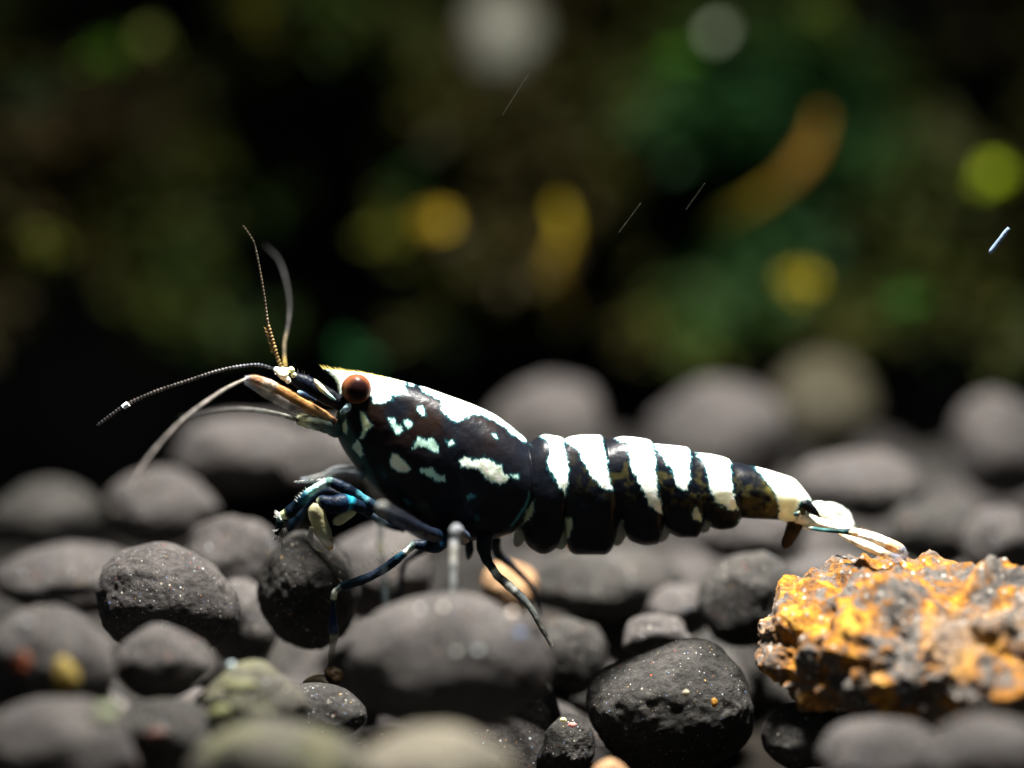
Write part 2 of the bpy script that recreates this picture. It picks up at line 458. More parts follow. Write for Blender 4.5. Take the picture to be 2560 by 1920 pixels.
# ------------------------------------------------------------------ moss behind
def leaves(n, pos, size, col, flat=0.4, seed=0):
    """small pointed moss leaves, two triangles each, folded on the midrib"""
    r = np.random.default_rng(seed)
    d = r.normal(size=(n, 3)); d[:, 2] = d[:, 2] * 0.7 + 0.25; d[:, 1] -= 0.3
    d /= np.linalg.norm(d, axis=1)[:, None]
    up = r.normal(size=(n, 3)) * flat + np.array([0, -0.3, 1.0])
    sd = np.cross(d, up); sd /= np.linalg.norm(sd, axis=1)[:, None]
    nn = np.cross(sd, d)
    L = (size * r.uniform(0.6, 1.4, n))[:, None]
    wd = L * r.uniform(0.22, 0.4, n)[:, None]
    V = np.empty((n, 4, 3))
    V[:, 0] = pos
    V[:, 1] = pos + d * L * 0.5 + sd * wd + nn * wd * 0.3
    V[:, 2] = pos + d * L
    V[:, 3] = pos + d * L * 0.5 - sd * wd + nn * wd * 0.3
    idx = np.arange(n)[:, None] * 4
    F = np.concatenate([idx + np.array([0, 1, 2]), idx + np.array([0, 2, 3])])
    cols = np.repeat(np.concatenate([col, np.ones((n, 1))], axis=1), 4, axis=0)
    return V.reshape(-1, 3), [tuple(f) for f in F], cols

def moss_bank():
    n = 60000
    r = np.random.default_rng(55)
    x = r.uniform(-2.9, 2.9, n); z = r.uniform(-0.55, 2.1, n)
    P2 = np.stack([x, z, np.zeros(n)], 1)
    big = fbm(P2 * 1.3 + 3, 71, 2); mid = fbm(P2 * 3.2 + 9, 77, 2)
    y = 4.75 - 0.45 * np.clip(1.3 - z, 0, 2) - 0.55 * big - 0.22 * mid + r.uniform(0, 0.5, n) ** 1.5
    keep = (mid * 0.6 + big * 0.4 + r.normal(size=n) * 0.12) > -0.22 + 0.45 * np.clip(-x - 0.1, 0, 1) * np.clip(1.3 - z, 0, 1)
    x, y, z, big, mid = x[keep], y[keep], z[keep], big[keep], mid[keep]
    n = len(x)
    hue = fbm(np.stack([x * 1.1, z * 1.1, y * 0 + 5], 1), 91, 2) + r.normal(size=n) * 0.15
    g1 = np.array([0.012, 0.050, 0.010]); g2 = np.array([0.040, 0.046, 0.004]); g3 = np.array([0.036, 0.026, 0.007])
    t = np.clip(hue * 0.9 + 0.45, 0, 1)[:, None]
    col = np.where(t < 0.5, g1 + (g2 - g1) * t * 2, g2 + (g3 - g2) * (t - 0.5) * 2)
    col = col * r.uniform(0.5, 1.3, n)[:, None]
    V, F, cols = leaves(n, np.stack([x, y, z], 1), 0.10, col, seed=56)
    o = mesh_obj('moss', V, F, M_MOSS, cols=cols, smooth=False)
    tag(o, 'dark green and brown moss bank filling the space behind the pebbles', 'moss', kind='stuff')
moss_bank()

def shoot(px, py, rx, ry, Y, tilt, col, label, name='moss_shoot', n=46, size=0.05, seed=1):
    r = np.random.default_rng(seed)
    s = scale_at(Y)
    q = r.normal(size=(n, 3)); q /= np.linalg.norm(q, axis=1)[:, None]
    q *= r.uniform(0, 1, n)[:, None] ** 0.4
    q *= np.array([rx * s * 0.45, 0.06, ry * s * 0.45])
    a = math.radians(tilt)
    R = np.array([[math.cos(a), 0, -math.sin(a)], [0, 1, 0], [math.sin(a), 0, math.cos(a)]])
    q = q @ R.T
    c = np.array(col) * 1.05 * r.uniform(0.4, 1.25, n)[:, None]
    V, F, cols = leaves(n, q, size, c, flat=0.25, seed=seed + 1)
    # the stem that carries the leaves, running back into the bank
    o = mesh_obj(name, V, F, M_MOSS, cols=cols, smooth=False)
    o.location = W(px, py, Y)
    tag(o, label, 'moss shoot')
    return o

shoot(1085, 560, 62, 45, 3.5, 15, (0.45, 0.32, 0.02), 'yellow moss shoot above the eye end of the shrimp back', seed=11)
shoot(2010, 715, 75, 48, 3.3, -15, (0.34, 0.27, 0.01), 'yellow moss tuft above the large round pebble behind the shrimp', seed=17)
shoot(2487, 445, 26, 26, 3.9, 0, (0.85, 1.0, 0.06), 'lime leaf tip with a point highlight painted into its colour, beside the darkest gap', n=30, size=0.05, seed=18)  # very bright lime colour stands in for a point highlight
shoot(2415, 470, 55, 50, 4.0, 0, (0.10, 0.20, 0.01), 'mid green leaf tuft beside the lime leaf tip', seed=19)
shoot(2250, 480, 50, 50, 4.0, 0, (0.13, 0.18, 0.05), 'dull sage leaf tuft between curved stem and lime tip', n=50, seed=20)
shoot(1793, 88, 16, 16, 3.9, 0, (0.75, 0.85, 0.62), 'pale leaf cluster with a highlight painted into its colour, beside the bright green tuft', n=16, size=0.04, seed=21)  # near-white leaves paint in a blurred highlight disc
shoot(1700, 155, 85, 55, 4.0, 20, (0.10, 0.26, 0.02), 'bright green leaf tuft below the pale highlight cluster', seed=22)
shoot(270, 130, 110, 45, 4.0, 25, (0.13, 0.30, 0.02), 'grass green leaf tuft high in the moss', seed=23)
shoot(380, 110, 60, 55, 3.9, 0, (0.24, 0.28, 0.06), 'pale green leaf tuft beside the grass green one', seed=24)
shoot(80, 240, 80, 60, 4.1, 0, (0.02, 0.10, 0.04), 'blue green leaf tuft below the grass green one', seed=25)
shoot(650, 40, 60, 80, 4.0, 10, (0.25, 0.20, 0.01), 'olive yellow moss streak beside the pale stone', seed=26)
shoot(690, 130, 80, 60, 4.0, 10, (0.17, 0.16, 0.01), 'olive moss tuft under the olive yellow streak', seed=27)
shoot(1490, 420, 120, 60, 4.1, -10, (0.03, 0.12, 0.05), 'teal green leaf tuft above the golden upright shoot', seed=28)
shoot(1560, 480, 110, 50, 4.1, -10, (0.08, 0.20, 0.02), 'green leaf tuft beside the golden upright shoot', seed=29)
shoot(1020, 470, 90, 60, 4.2, 20, (0.04, 0.11, 0.03), 'dim green leaf tuft over the yellow shoot', seed=30)
shoot(970, 590, 100, 60, 4.1, 20, (0.15, 0.16, 0.01), 'olive leaf tuft beside the yellow shoot', seed=31)
shoot(2270, 760, 120, 70, 3.3, -5, (0.06, 0.17, 0.02), 'green leaf tuft beside the yellow tuft', seed=32)
shoot(880, 890, 80, 50, 3.3, 0, (0.02, 0.10, 0.03), 'low dark green tuft behind the head of the shrimp', seed=33)
shoot(100, 620, 150, 110, 3.3, 0, (0.09, 0.10, 0.01), 'dull olive tuft low in the moss beside the darkest hollow', seed=34)
shoot(2050, 40, 90, 60, 4.0, 0, (0.12, 0.18, 0.02), 'leaf green tuft beside the blue grey haze shape', seed=35)
pebble(1258, 90, 105, 125, 4.4, 501, M_STONE_PALE, 'pale stone lodged high in the moss', name='stone', cat='stone', sub=5)
pebble(2390, -10, 330, 130, 5.3, 503, M_HAZE_BLUE, 'blue grey stone shape standing in for haze high in the moss beside the leaf green tuft', name='stone', cat='stone', sub=5)  # added shape whose colour stands in for a bluish haze

# ------------------------------------------------------------------ the shrimp
shrimp = bpy.data.objects.new('shrimp', None)
C.objects.link(shrimp)
shrimp.location = W(1250, 1600, -0.05)
bpy.context.view_layer.update()
tag(shrimp, 'black and white banded dwarf shrimp standing on the dark pebbles', 'shrimp')

def Z1(pts): return [(600 + x * 0.36166, 850 + y * 0.36166) for x, y in pts]
def Z2(pts): return [(1200 + x * 0.49729, 1000 + y * 0.49729) for x, y in pts]

# stations along the body: top x, top y, bottom x, bottom y, bow of the ring, half width (photo pixels)
ST = [
 (805, 922, 808, 927, 0, 2), (830, 925, 838, 950, 0, 9), (850, 926, 846, 1000, 0, 24), (872, 929, 838, 1068, 0, 42),
 (925, 936, 862, 1128, 0, 64), (980, 948, 903, 1180, 2, 82), (1052, 967, 966, 1249, 6, 98), (1106, 986, 1032, 1300, 10, 107),
 (1179, 1013, 1108, 1337, 16, 113), (1233, 1038, 1172, 1349, 20, 115), (1269, 1063, 1225, 1346, 22, 113), (1297, 1086, 1262, 1336, 22, 110), (1313, 1099, 1277, 1330, 24, 108), (1317, 1104, 1281, 1326, 24, 106),
 # neck step, then first abdominal plate
 (1320, 1112, 1286, 1316, 24, 97), (1334, 1100, 1300, 1330, 18, 99), (1360, 1089, 1322, 1366, 10, 103), (1385, 1092, 1358, 1383, 4, 104), (1401, 1095, 1392, 1366, 2, 103), (1408, 1099, 1409, 1325, 0, 101),
 (1411, 1101, 1411, 1322, 0, 98), (1425, 1095, 1417, 1366, 0, 98), (1455, 1090, 1440, 1384, 0, 101), (1497, 1090, 1512, 1384, 0, 100), (1507, 1094, 1534, 1362, 0, 99), (1513, 1100, 1546, 1318, -2, 96),
 (1517, 1102.5, 1550, 1306, -2, 93), (1530, 1099, 1558, 1318, -2, 93), (1560, 1094, 1572, 1347, 0, 95), (1598, 1097, 1610, 1361, 0, 94), (1622, 1102, 1644, 1357, 0, 92), (1630, 1107, 1658, 1322, 0, 90),
 (1634, 1111, 1661, 1310, 0, 87), (1650, 1113, 1668, 1326, 0, 86), (1690, 1117, 1700, 1342, 0, 86), (1718, 1121, 1738, 1342, 0, 84), (1727, 1127, 1760, 1316, 0, 82),
 (1731, 1131, 1762, 1304, 0, 79), (1745, 1134, 1772, 1314, 0, 78), (1785, 1139, 1800, 1322, 0, 77), (1815, 1147, 1832, 1318, 0, 74), (1825, 1152, 1848, 1303, 0, 72),
 (1830, 1156, 1853, 1293, 0, 69), (1850, 1160, 1870, 1294, 0, 66), (1895, 1170, 1905, 1296, 0, 62), (1945, 1184, 1945, 1298, 0, 56), (1985, 1198, 1972, 1307, 0, 48), (2008, 1222, 1988, 1314, 0, 40), (2022, 1240, 1998, 1312, 0, 32), (2028, 1250, 2004, 1304, 0, 22), (2030, 1258, 2012, 1292, 0, 8)]
ST = np.array(ST, float)

def resample(A, n_per):
    """monotone-ish Catmull-Rom through the rows of A"""
    out = []
    m = len(A)
    for i in range(m - 1):
        p0, p1, p2, p3 = A[max(i - 1, 0)], A[i], A[i + 1], A[min(i + 2, m - 1)]
        ln = max(abs(p2[0] - p1[0]), abs(p2[2] - p1[2]) if len(p1) > 3 else 0)
        n = max(3, int(round(ln / n_per)))
        for k in range(n):
            t = k / n
            m1 = (p2 - p0) * 0.5; m2 = (p3 - p1) * 0.5
            lim = np.abs(p2 - p1) * 1.5
            m1 = np.clip(m1, -lim, lim); m2 = np.clip(m2, -lim, lim)
            h = (2*t**3 - 3*t**2 + 1) * p1 + (t**3 - 2*t**2 + t) * m1 + (-2*t**3 + 3*t**2) * p2 + (t**3 - t**2) * m2
            out.append(h)
    out.append(A[-1])
    return np.array(out)

def body():
    S = resample(ST, 1.6)
    n = len(S); K = 240
    th = np.linspace(0, 2 * math.pi, K, endpoint=False)
    v = (1 - np.cos(th)) / 2
    lat = np.sign(np.sin(th)) * np.abs(np.sin(th)) ** 0.85 * (1 + 0.10 * np.cos(th + 0.5) ** 2 * 0)
    PX = S[:, 0:1] + (S[:, 2:3] - S[:, 0:1]) * v + S[:, 4:5] * 4 * v * (1 - v)
    PY = S[:, 1:2] + (S[:, 3:4] - S[:, 1:2]) * v
    HW = S[:, 5:6] * lat / 1000.0
    px = PX.ravel(); py = PY.ravel(); hw = HW.ravel()
    # sagittal-plane point, pushed sideways by the half width
    u = (px - 1280) / 1000 / DIST; w = (960 - py) / 1000 / DIST
    d = FW[None, :] + u[:, None] * RT + w[:, None] * UP
    t = -CAM[1] / d[:, 1]
    V = CAM + t[:, None] * d
    V[:, 1] -= hw
    # fine unevenness of the shell
    V[:, 1] += 0.0016 * fbm(V * 22, 31, 3)
    F = []
    for i in range(n - 1):
        a = i * K; b = a + K
        for k in range(K):
            k2 = (k + 1) % K
            F.append((a + k, b + k, b + k2, a + k2))
    F.append(tuple(range(K)))
    F.append(tuple(range((n - 1) * K + K - 1, (n - 1) * K - 1, -1)))
    # where each point of the (mirror-symmetric) flank lies in the side view
    Vm = V.copy(); Vm[:, 1] = -np.abs(Vm[:, 1])
    qx, qy = to_px(Vm)
    cols = paint_body(V, qx, qy)
    return mesh_obj('body', V, F, M_SHELL, shrimp, cols=cols)

def sdist(qx, qy, poly):
    """signed distance (negative inside) to a polygon"""
    P = np.array(poly); Q = np.roll(P, -1, axis=0)
    best = np.full(qx.shape, 1e9); inside = np.zeros(qx.shape, bool)
    for (x0, y0), (x1, y1) in zip(P, Q):
        ex, ey = x1 - x0, y1 - y0
        t = np.clip(((qx - x0) * ex + (qy - y0) * ey) / (ex * ex + ey * ey + 1e-9), 0, 1)
        best = np.minimum(best, np.hypot(qx - x0 - t * ex, qy - y0 - t * ey))
        c = ((y0 > qy) != (y1 > qy))
        with np.errstate(divide='ignore', invalid='ignore'):
            xi = (x1 - x0) * (qy - y0) / (y1 - y0) + x0
        inside ^= c & (qx < xi)
    return np.where(inside, -best, best)

WHITE = (0.86, 0.90, 0.82); CREAM = (0.80, 0.78, 0.55); MINT = (0.60, 0.86, 0.74); PALE = (0.58, 0.66, 0.52); TEALP = (0.03, 0.20, 0.24)
PATCH = [
 (Z1([(600,205),(760,195),(900,215),(1050,255),(1150,290),(1155,370),(1095,382),(1045,372),(1048,420),(990,442),(920,438),(905,395),(850,420),(760,415),(710,370),(690,385),(668,330),(650,265)]), WHITE, 1),
 (Z1([(1165,290),(1205,300),(1205,325),(1170,320)]), WHITE, 1),
 (Z1([(1235,305),(1400,350),(1600,425),(1750,495),(1860,575),(1905,640),(1990,680),(2000,722),(1940,692),(1890,655),(1830,605),(1760,562),(1680,522),(1620,515),(1560,545),(1500,572),(1450,548),(1410,512),(1388,470),(1402,430),(1330,392),(1255,345)]), WHITE, 1),
 (Z1([(1220,455),(1260,460),(1282,500),(1282,532),(1250,532),(1235,500),(1225,490)]), MINT, 1),
 (Z1([(1022,540),(1070,540),(1095,580),(1130,590),(1128,632),(1080,648),(1050,610)]), MINT, 1),
 (Z1([(1135,555),(1185,555),(1192,590),(1162,617),(1135,595)]), MINT, 1),
 (Z1([(1190,765),(1198,712),(1232,672),(1278,692),(1330,678),(1378,732),(1372,774),(1318,768),(1278,735),(1240,740)]), MINT, 1),
 (Z1([(1420,690),(1450,700),(1480,683),(1488,720),(1440,735)]), MINT, 1),
 (Z1([(1035,840),(1050,783),(1090,790),(1150,850),(1182,892),(1150,918),(1090,912),(1050,882)]), (0.90,0.90,0.74), 0.3),
 (Z1([(1232,895),(1290,878),(1350,898),(1382,930),(1428,922),(1424,978),(1370,993),(1320,952),(1260,922)]), MINT, 1),
 (Z1([(1522,884),(1522,830),(1550,798),(1600,830),(1680,812),(1750,828),(1802,868),(1832,925),(1866,945),(1852,984),(1800,1002),(1740,992),(1695,952),(1655,902),(1600,887)]), (0.84,0.92,0.80), 1),
 (Z1([(1868,930),(1920,928),(1928,955),(1880,962)]), MINT, 0.6),
 (Z1([(1558,1080),(1600,1052),(1642,1078),(1612,1108),(1570,1112)]), (0.06,0.28,0.30), 1),
 (Z1([(1745,652),(1768,655),(1778,680),(1760,672)]), WHITE, 0.2),
 (Z1([(1120,1100),(1160,1085),(1195,1130),(1150,1160)]), (0.01,0.05,0.06), 1),
 (Z1([(1610,1210),(1650,1200),(1670,1250),(1630,1265)]), (0.01,0.05,0.06), 1),
 (Z1([(828,490),(868,505),(885,550),(920,590),(885,622),(855,685),(822,682),(848,610),(832,560)]), (0.70,0.76,0.50), 0.6),
 (Z1([(768,742),(808,690),(840,722),(852,792),(826,814),(800,772)]), PALE, 0.6),
 (Z1([(668,598),(715,572),(732,545),(748,600),(738,657),(700,632)]), (0.72,0.74,0.45), 0.5),
 (Z1([(676,475),(722,468),(738,502),(700,515)]), (0.80,0.84,0.66), 0.4),
 (Z1([(2000,1055),(2008,1075),(1985,1150),(1930,1230),(1880,1290),(1865,1285),(1920,1210),(1970,1130)]), (0.03,0.16,0.17), 0.3),
 (Z1([(2008,1115),(2038,1110),(2035,1180),(1995,1245),(1945,1285),(1960,1215),(1990,1150)]), (0.36,0.40,0.22), 1),
 (Z2([(280,165),(350,165),(405,172),(432,250),(442,330),(448,400),(432,495),(392,425),(350,362),(328,312),(350,272),(345,212)]), WHITE, 1),
 (Z2([(408,205),(470,168),(605,165),(628,240),(642,320),(667,455),(620,453),(570,402),(520,322),(490,250),(455,228)]), WHITE, 1),
 (Z2([(672,195),(740,175),(860,185),(882,290),(887,380),(902,470),(922,575),(880,565),(838,512),(788,402),(758,332),(743,270),(770,232),(720,212)]), WHITE, 1),
 (Z2([(875,228),(960,215),(1055,225),(1064,300),(1058,390),(1042,458),(990,442),(968,362),(933,312),(903,272)]), WHITE, 1),
 (Z2([(1085,275),(1160,250),(1255,275),(1262,350),(1268,420),(1303,555),(1250,558),(1188,522),(1148,452),(1138,352),(1108,292)]), WHITE, 1),
 (Z2([(430,595),(462,590),(470,640),(455,690),(425,705),(420,660)]), (0.40,0.45,0.26), 1),
 (Z2([(712,598),(728,606),(722,640),(705,640)]), (0.40,0.45,0.26), 1),
 (Z2([(1062,572),(1085,533),(1112,570),(1112,612),(1070,602)]), (0.55,0.62,0.45), 0.8),
 (Z2([(1298,600),(1318,600),(1318,625),(1300,628)]), (0.3,0.5,0.55), 0.3),
 (Z2([(1358,320),(1450,335),(1580,370),(1700,500),(1700,540),(1655,500),(1610,520),(1585,575),(1600,600),(1640,640),(1560,640),(1498,604),(1500,540),(1485,480),(1450,420),(1410,370)]), (0.86,0.88,0.72), 0.7),
]

def paint_body(V, qx, qy):
    n = len(V)
    N1 = fbm(V * 14 + 2, 41, 3)
    # ragged edges: fine chromatophore scale and a broader wobble
    wob = 3.5 * fbm(V * 45, 43, 2) + 4.5 * fbm(V * 120, 47, 2) + 4.0 * vnoise(V * 300, 49) + 3.2
    top = np.clip((1330 - qy - 0.12 * (qx - 1280)) / 330.0, 0, 1)
    base = np.array([0.0035, 0.0045, 0.007])[None, :] * np.ones((n, 1))
    br = np.array([0.009, 0.0048, 0.0035])
    bt = np.clip((top - 0.42) * 2.2, 0, 1) * np.clip(0.55 + 0.9 * N1, 0, 1)
    base = base + (br - base) * bt[:, None]
    # gold-green dusting on the rear plates
    gd = np.clip((qx - 1380) / 200, 0, 1) * np.clip(1 - np.abs(qy - (1190 + 0.16 * (qx - 1500))) / 75.0, 0, 1)
    gd *= np.clip(0.1 + 1.6 * fbm(V * 60, 53, 2) + 0.5 * fbm(V * 9, 59, 2), 0, 1)
    base = base + (np.array([0.085, 0.075, 0.020]) - base) * (gd * 0.55)[:, None]
    gd2 = np.exp(-((qx - 1925) / 16) ** 2 - ((qy - 1240) / 35) ** 2) * np.clip(0.5 + fbm(V * 50, 54, 2), 0, 1)
    base = base + (np.array([0.22, 0.20, 0.05]) - base) * gd2[:, None]
    # greenish see-through cheek in front of the dark mantle
    ch = np.clip((872 - (qx - (qy - 1040) * 0.45)) / 14.0, 0, 1) * np.clip((qy - 985) / 20, 0, 1)
    base = base + (np.array([0.030, 0.062, 0.055]) - base) * ch[:, None]
    col = base.copy()
    for poly, c, rag in PATCH:
        P = np.array(poly)
        m = (qx > P[:, 0].min() - 16) & (qx < P[:, 0].max() + 16) & (qy > P[:, 1].min() - 16) & (qy < P[:, 1].max() + 16)
        idx = np.nonzero(m)[0]
        if not len(idx): continue
        sd = sdist(qx[idx], qy[idx], poly) + wob[idx] * rag * 0.62
        fr = np.clip(1 - sd / 7.0, 0, 1) ** 2 * 0.7
        col[idx] = col[idx] + (np.array([0.010, 0.15, 0.18]) * min(1, c[1] * 1.4) - col[idx]) * np.where(sd > 0, fr, 0)[:, None]
        a = np.clip(0.5 - sd / 3.4, 0, 1)[:, None]
        cc = np.array(c)[None, :] * (1 + 0.10 * fbm(V[idx] * 60, 61, 2))[:, None]
        edge = np.clip(1 + sd / 6.0, 0, 1)[:, None] * 0.35
        cc = cc + (np.array([0.30, 0.72, 0.66]) * c[1] - cc) * edge
        col[idx] = col[idx] * (1 - a) + cc * a
    return np.concatenate([np.clip(col, 0.002, 0.95), np.ones((n, 1))], 1)

shrimp_body = body()

def spline(A, step):
    A = np.array(A, float)
    out = []
    m = len(A)
    for i in range(m - 1):
        p0, p1, p2, p3 = A[max(i - 1, 0)], A[i], A[i + 1], A[min(i + 2, m - 1)]
        n = max(2, int(np.hypot(p2[0] - p1[0], p2[1] - p1[1]) / step))
        for k in range(n):
            t = k / n
            m1 = (p2 - p0) * 0.5; m2 = (p3 - p1) * 0.5
            h = (2*t**3 - 3*t**2 + 1) * p1 + (t**3 - 2*t**2 + t) * m1 + (-2*t**3 + 3*t**2) * p2 + (t**3 - t**2) * m2
            h[3] = p1[3] + (p2[3] - p1[3]) * (t * t * (3 - 2 * t))
            tc_ = min(max((t - 0.5) * 2.6 + 0.5, 0), 1)
            h[4:] = p1[4:] + (p2[4:] - p1[4:]) * tc_
            out.append(h)
    out.append(A[-1])
    return np.array(out)

def limb(name, pts, parent=None, mat=None, step=4.0, K=14, flat=1.0, ring=None, label=None, mottle=0.25, stripe=0.0):
    """jointed or whip-like tube.  pts: (px, py, Y, radius px, r, g, b, a); flat: sideways radius over upright radius"""
    S = spline(pts, step)
    S[:, 3] *= 1 + 0.10 * vnoise(np.stack([S[:, 0] / 11.0, S[:, 1] / 11.0, S[:, 3] * 0 + S[0, 0]], 1), 5)
    C0 = np.array([W(p[0], p[1], p[2]) for p in S])
    T = np.gradient(C0, axis=0); T /= np.linalg.norm(T, axis=1)[:, None] + 1e-12
    side = np.array([0, -1.0, 0])[None, :] * np.ones((len(S), 1))
    side = side - (side * T).sum(1)[:, None] * T; side /= np.linalg.norm(side, axis=1)[:, None]
    nrm = np.cross(T, side)
    th = np.linspace(0, 2 * math.pi, K, endpoint=False)
    R = np.maximum(S[:, 3], 0.3) / 1000.0 * (0.85 if name in ('walking_leg', 'claw_arm') else 1.0)
    if ring:
        ph = np.concatenate([[0], np.cumsum(np.linalg.norm(np.diff(C0, axis=0), axis=1))]) * 1000 / ring
        R = R * (1 + 0.22 * np.cos(2 * math.pi * ph))
    V = C0[:, None, :] + R[:, None, None] * (np.cos(th)[None, :, None] * nrm[:, None, :] + flat * np.sin(th)[None, :, None] * side[:, None, :])
    n = len(S)
    V = V.reshape(-1, 3)
    F = [(i * K + k, (i + 1) * K + k, (i + 1) * K + (k + 1) % K, i * K + (k + 1) % K) for i in range(n - 1) for k in range(K)]
    F.append(tuple(range(K - 1, -1, -1))); F.append(tuple(range((n - 1) * K, n * K)))
    cols = np.repeat(S[:, 4:8], K, axis=0)
    if ring:
        f = 0.55 + 0.75 * (np.cos(2 * math.pi * ph) > 0.0)
        cols = cols.copy(); cols[:, :3] *= np.repeat(f, K)[:, None]
    cols[:, :3] *= np.clip(1 + mottle * 2 * fbm(V * 50, 67, 2), 0.2, 2)[:, None]
    if stripe:
        cols[:, :3] *= np.tile(1 + stripe * np.cos(th * 5 + 0.7) + 0.4 * stripe * np.cos(th * 11), n)[:, None]
    cols = np.clip(cols, 0, 1)
    o = mesh_obj(name, V, F, mat or M_LIMB, parent or shrimp, cols=cols)
    if label: o['label'] = label
    return o

def bristles(name, items, parent, mat=None):
    """fine hairs joined into one part; items: (px, py, Y, dx, dy, width px, colour)"""
    V, F, cl = [], [], []
    for (px, py, Y, dx, dy, w, c) in items:
        a = W(px, py, Y); b = W(px + dx, py + dy, Y)
        ax = (b - a); ln = np.linalg.norm(ax); ax = ax / ln
        s = np.array([0, -1.0, 0]); u = np.cross(ax, s); r = w / 1000.0
        i = len(V)
        for k in range(3):
            t = k * 2.0944
            V.append(a + r * (math.cos(t) * u + math.sin(t) * s))
        V.append(b)
        F += [(i, i + 1, i + 3), (i + 1, i + 2, i + 3), (i + 2, i, i + 3)]
        cl += [c] * 4
    o = mesh_obj(name, V, F, mat or M_LIMB, parent, cols=cl, smooth=False)
    o['kind'] = 'stuff'
    return o

NAVY = (0.0025, 0.006, 0.013, 1); NAVYT = (0.005, 0.014, 0.024, 0.9); BLK = (0.003, 0.004, 0.006, 1)
GLASS = (0.42, 0.48, 0.46, 0.42); BLUEG = (0.05, 0.06, 0.09, 0.85); WJ = (0.80, 0.84, 0.70, 1); AQUA = (0.25, 0.62, 0.62, 1)
YEL = (0.34, 0.31, 0.18, 0.65); FLAG = (0.30, 0.25, 0.18, 0.8)

# teeth along the rostrum
it = []
rr = random.Random(5)
for k in range(24):
    t = k / 23
    x = 812 + t * 195
    y = np.interp(x, [805, 830, 872, 925, 980, 1052], [922, 925, 929, 936, 948, 967]) + 2
    it.append((x, y, rr.uniform(-0.004, 0.004), -11 - rr.uniform(0, 5), -12 - rr.uniform(0, 4) + 7 * t, 3.2, (0.40, 0.32, 0.09, 0.9)))
bristles('rostrum_teeth', it, shrimp_body)

# eyes on their stalks
def eye(Y, near):
    N, F = ico(5)
    c = W(891, 972, Y); r = 0.0375
    V = N * r
    d = np.array([0.22, -1.0 if near else 1.0, 0.10]); d /= np.linalg.norm(d)
    t = np.clip((N @ d - 0.42) / 0.48, 0, 1)[:, None]
    t = t * t * (3 - 2 * t)
    rim = np.array([0.125, 0.042, 0.017]); pup = np.array([0.008, 0.003, 0.003])
    col = rim + (pup - rim) * t
    col *= (1 + 0.15 * fbm(N * 9, 83, 2))[:, None]
    o = mesh_obj('eye', V + c, F, M_EYE, shrimp, cols=np.concatenate([col, np.ones((len(col), 1))], 1))
    o['label'] = 'round brown eye with a dark centre'
    s = limb('eyestalk', [(893, 985, Y * 0.55, 22, *WHITE, 1), (892, 978, Y * 0.8, 30, 0.5, 0.66, 0.6, 1), (891, 975, Y, 32, 0.2, 0.36, 0.36, 1)], parent=o)
eye(-0.062, True)
eye(0.062, False)

# antennular stalks, antennal scale
for sgn in (-1, 1):
    limb('antennule_stalk', [(868, 1018, 0.045 * sgn, 16, *BLK), (820, 992, 0.05 * sgn, 22, *BLK), (770, 962, 0.045 * sgn, 20, 0.003, 0.005, 0.010, 0.95), (735, 945, 0.04 * sgn, 16, 0.004, 0.007, 0.014, 0.9), (712, 934, 0.035 * sgn, 15, 0.5, 0.5, 0.35, 1), (694, 926, 0.03 * sgn, 11, *WJ)], flat=0.8)
    limb('antenna_base', [(842, 1072, 0.03 * sgn, 22, 0.02, 0.05, 0.05, 0.95), (818, 1062, 0.06 * sgn, 21, 0.05, 0.08, 0.07, 0.85), (790, 1056, 0.08 * sgn, 19, 0.10, 0.12, 0.09, 0.75), (752, 1050, 0.085 * sgn, 15, 0.20, 0.20, 0.11, 0.7), (742, 1048, 0.085 * sgn, 9, 0.2, 0.2, 0.12, 0.6)])
    sc_o = limb('antenna_scale', [(838, 1058, 0.07 * sgn, 10, 0.10, 0.05, 0.03, 0.9), (800, 1036, 0.085 * sgn, 14, 0.45, 0.25, 0.10, 0.9), (740, 1003, 0.10 * sgn, 15, 0.46, 0.22, 0.07, 0.9), (700, 981, 0.105 * sgn, 15, 0.52, 0.25, 0.09, 0.95), (672, 966, 0.11 * sgn, 15, 0.75, 0.58, 0.42, 1), (640, 953, 0.11 * sgn, 13, 0.45, 0.24, 0.13, 0.85), (612, 948, 0.11 * sgn, 7, 0.35, 0.36, 0.40, 0.7)], flat=0.35, stripe=0.45, K=30)
    limb('scale_membrane', [(790, 1046, 0.088 * sgn, 6, 0.2, 0.2, 0.2, 0.35), (730, 1018, 0.105 * sgn, 11, 0.30, 0.28, 0.26, 0.5), (670, 985, 0.112 * sgn, 11, 0.38, 0.34, 0.30, 0.5), (615, 954, 0.112 * sgn, 6, 0.3, 0.32, 0.36, 0.5)], parent=sc_o, flat=0.2)
limb('stalk_spine', [(838, 1000, -0.085, 3, 0.05, 0.08, 0.08, 0.9), (822, 988, -0.088, 5, 0.30, 0.5, 0.42, 1), (805, 972, -0.088, 7, 0.80, 0.76, 0.40, 1), (792, 957, -0.085, 6, 0.85, 0.82, 0.55, 1), (785, 948, -0.08, 2, 0.6, 0.5, 0.3, 0.7)])
limb('stalk_spine', [(855, 1030, -0.08, 6, 0.10, 0.2, 0.22, 1), (868, 1020, -0.09, 9, 0.35, 0.5, 0.55, 1), (872, 1008, -0.09, 6, 0.30, 0.45, 0.5, 1)])
limb('stalk_band', [(790, 1002, -0.078, 4, 0.004, 0.008, 0.02, 1), (756, 986, -0.078, 8, 0.005, 0.014, 0.035, 1), (748, 982, -0.078, 7, 0.10, 0.22, 0.28, 1), (743, 980, -0.078, 3, 0.3, 0.45, 0.5, 1)])
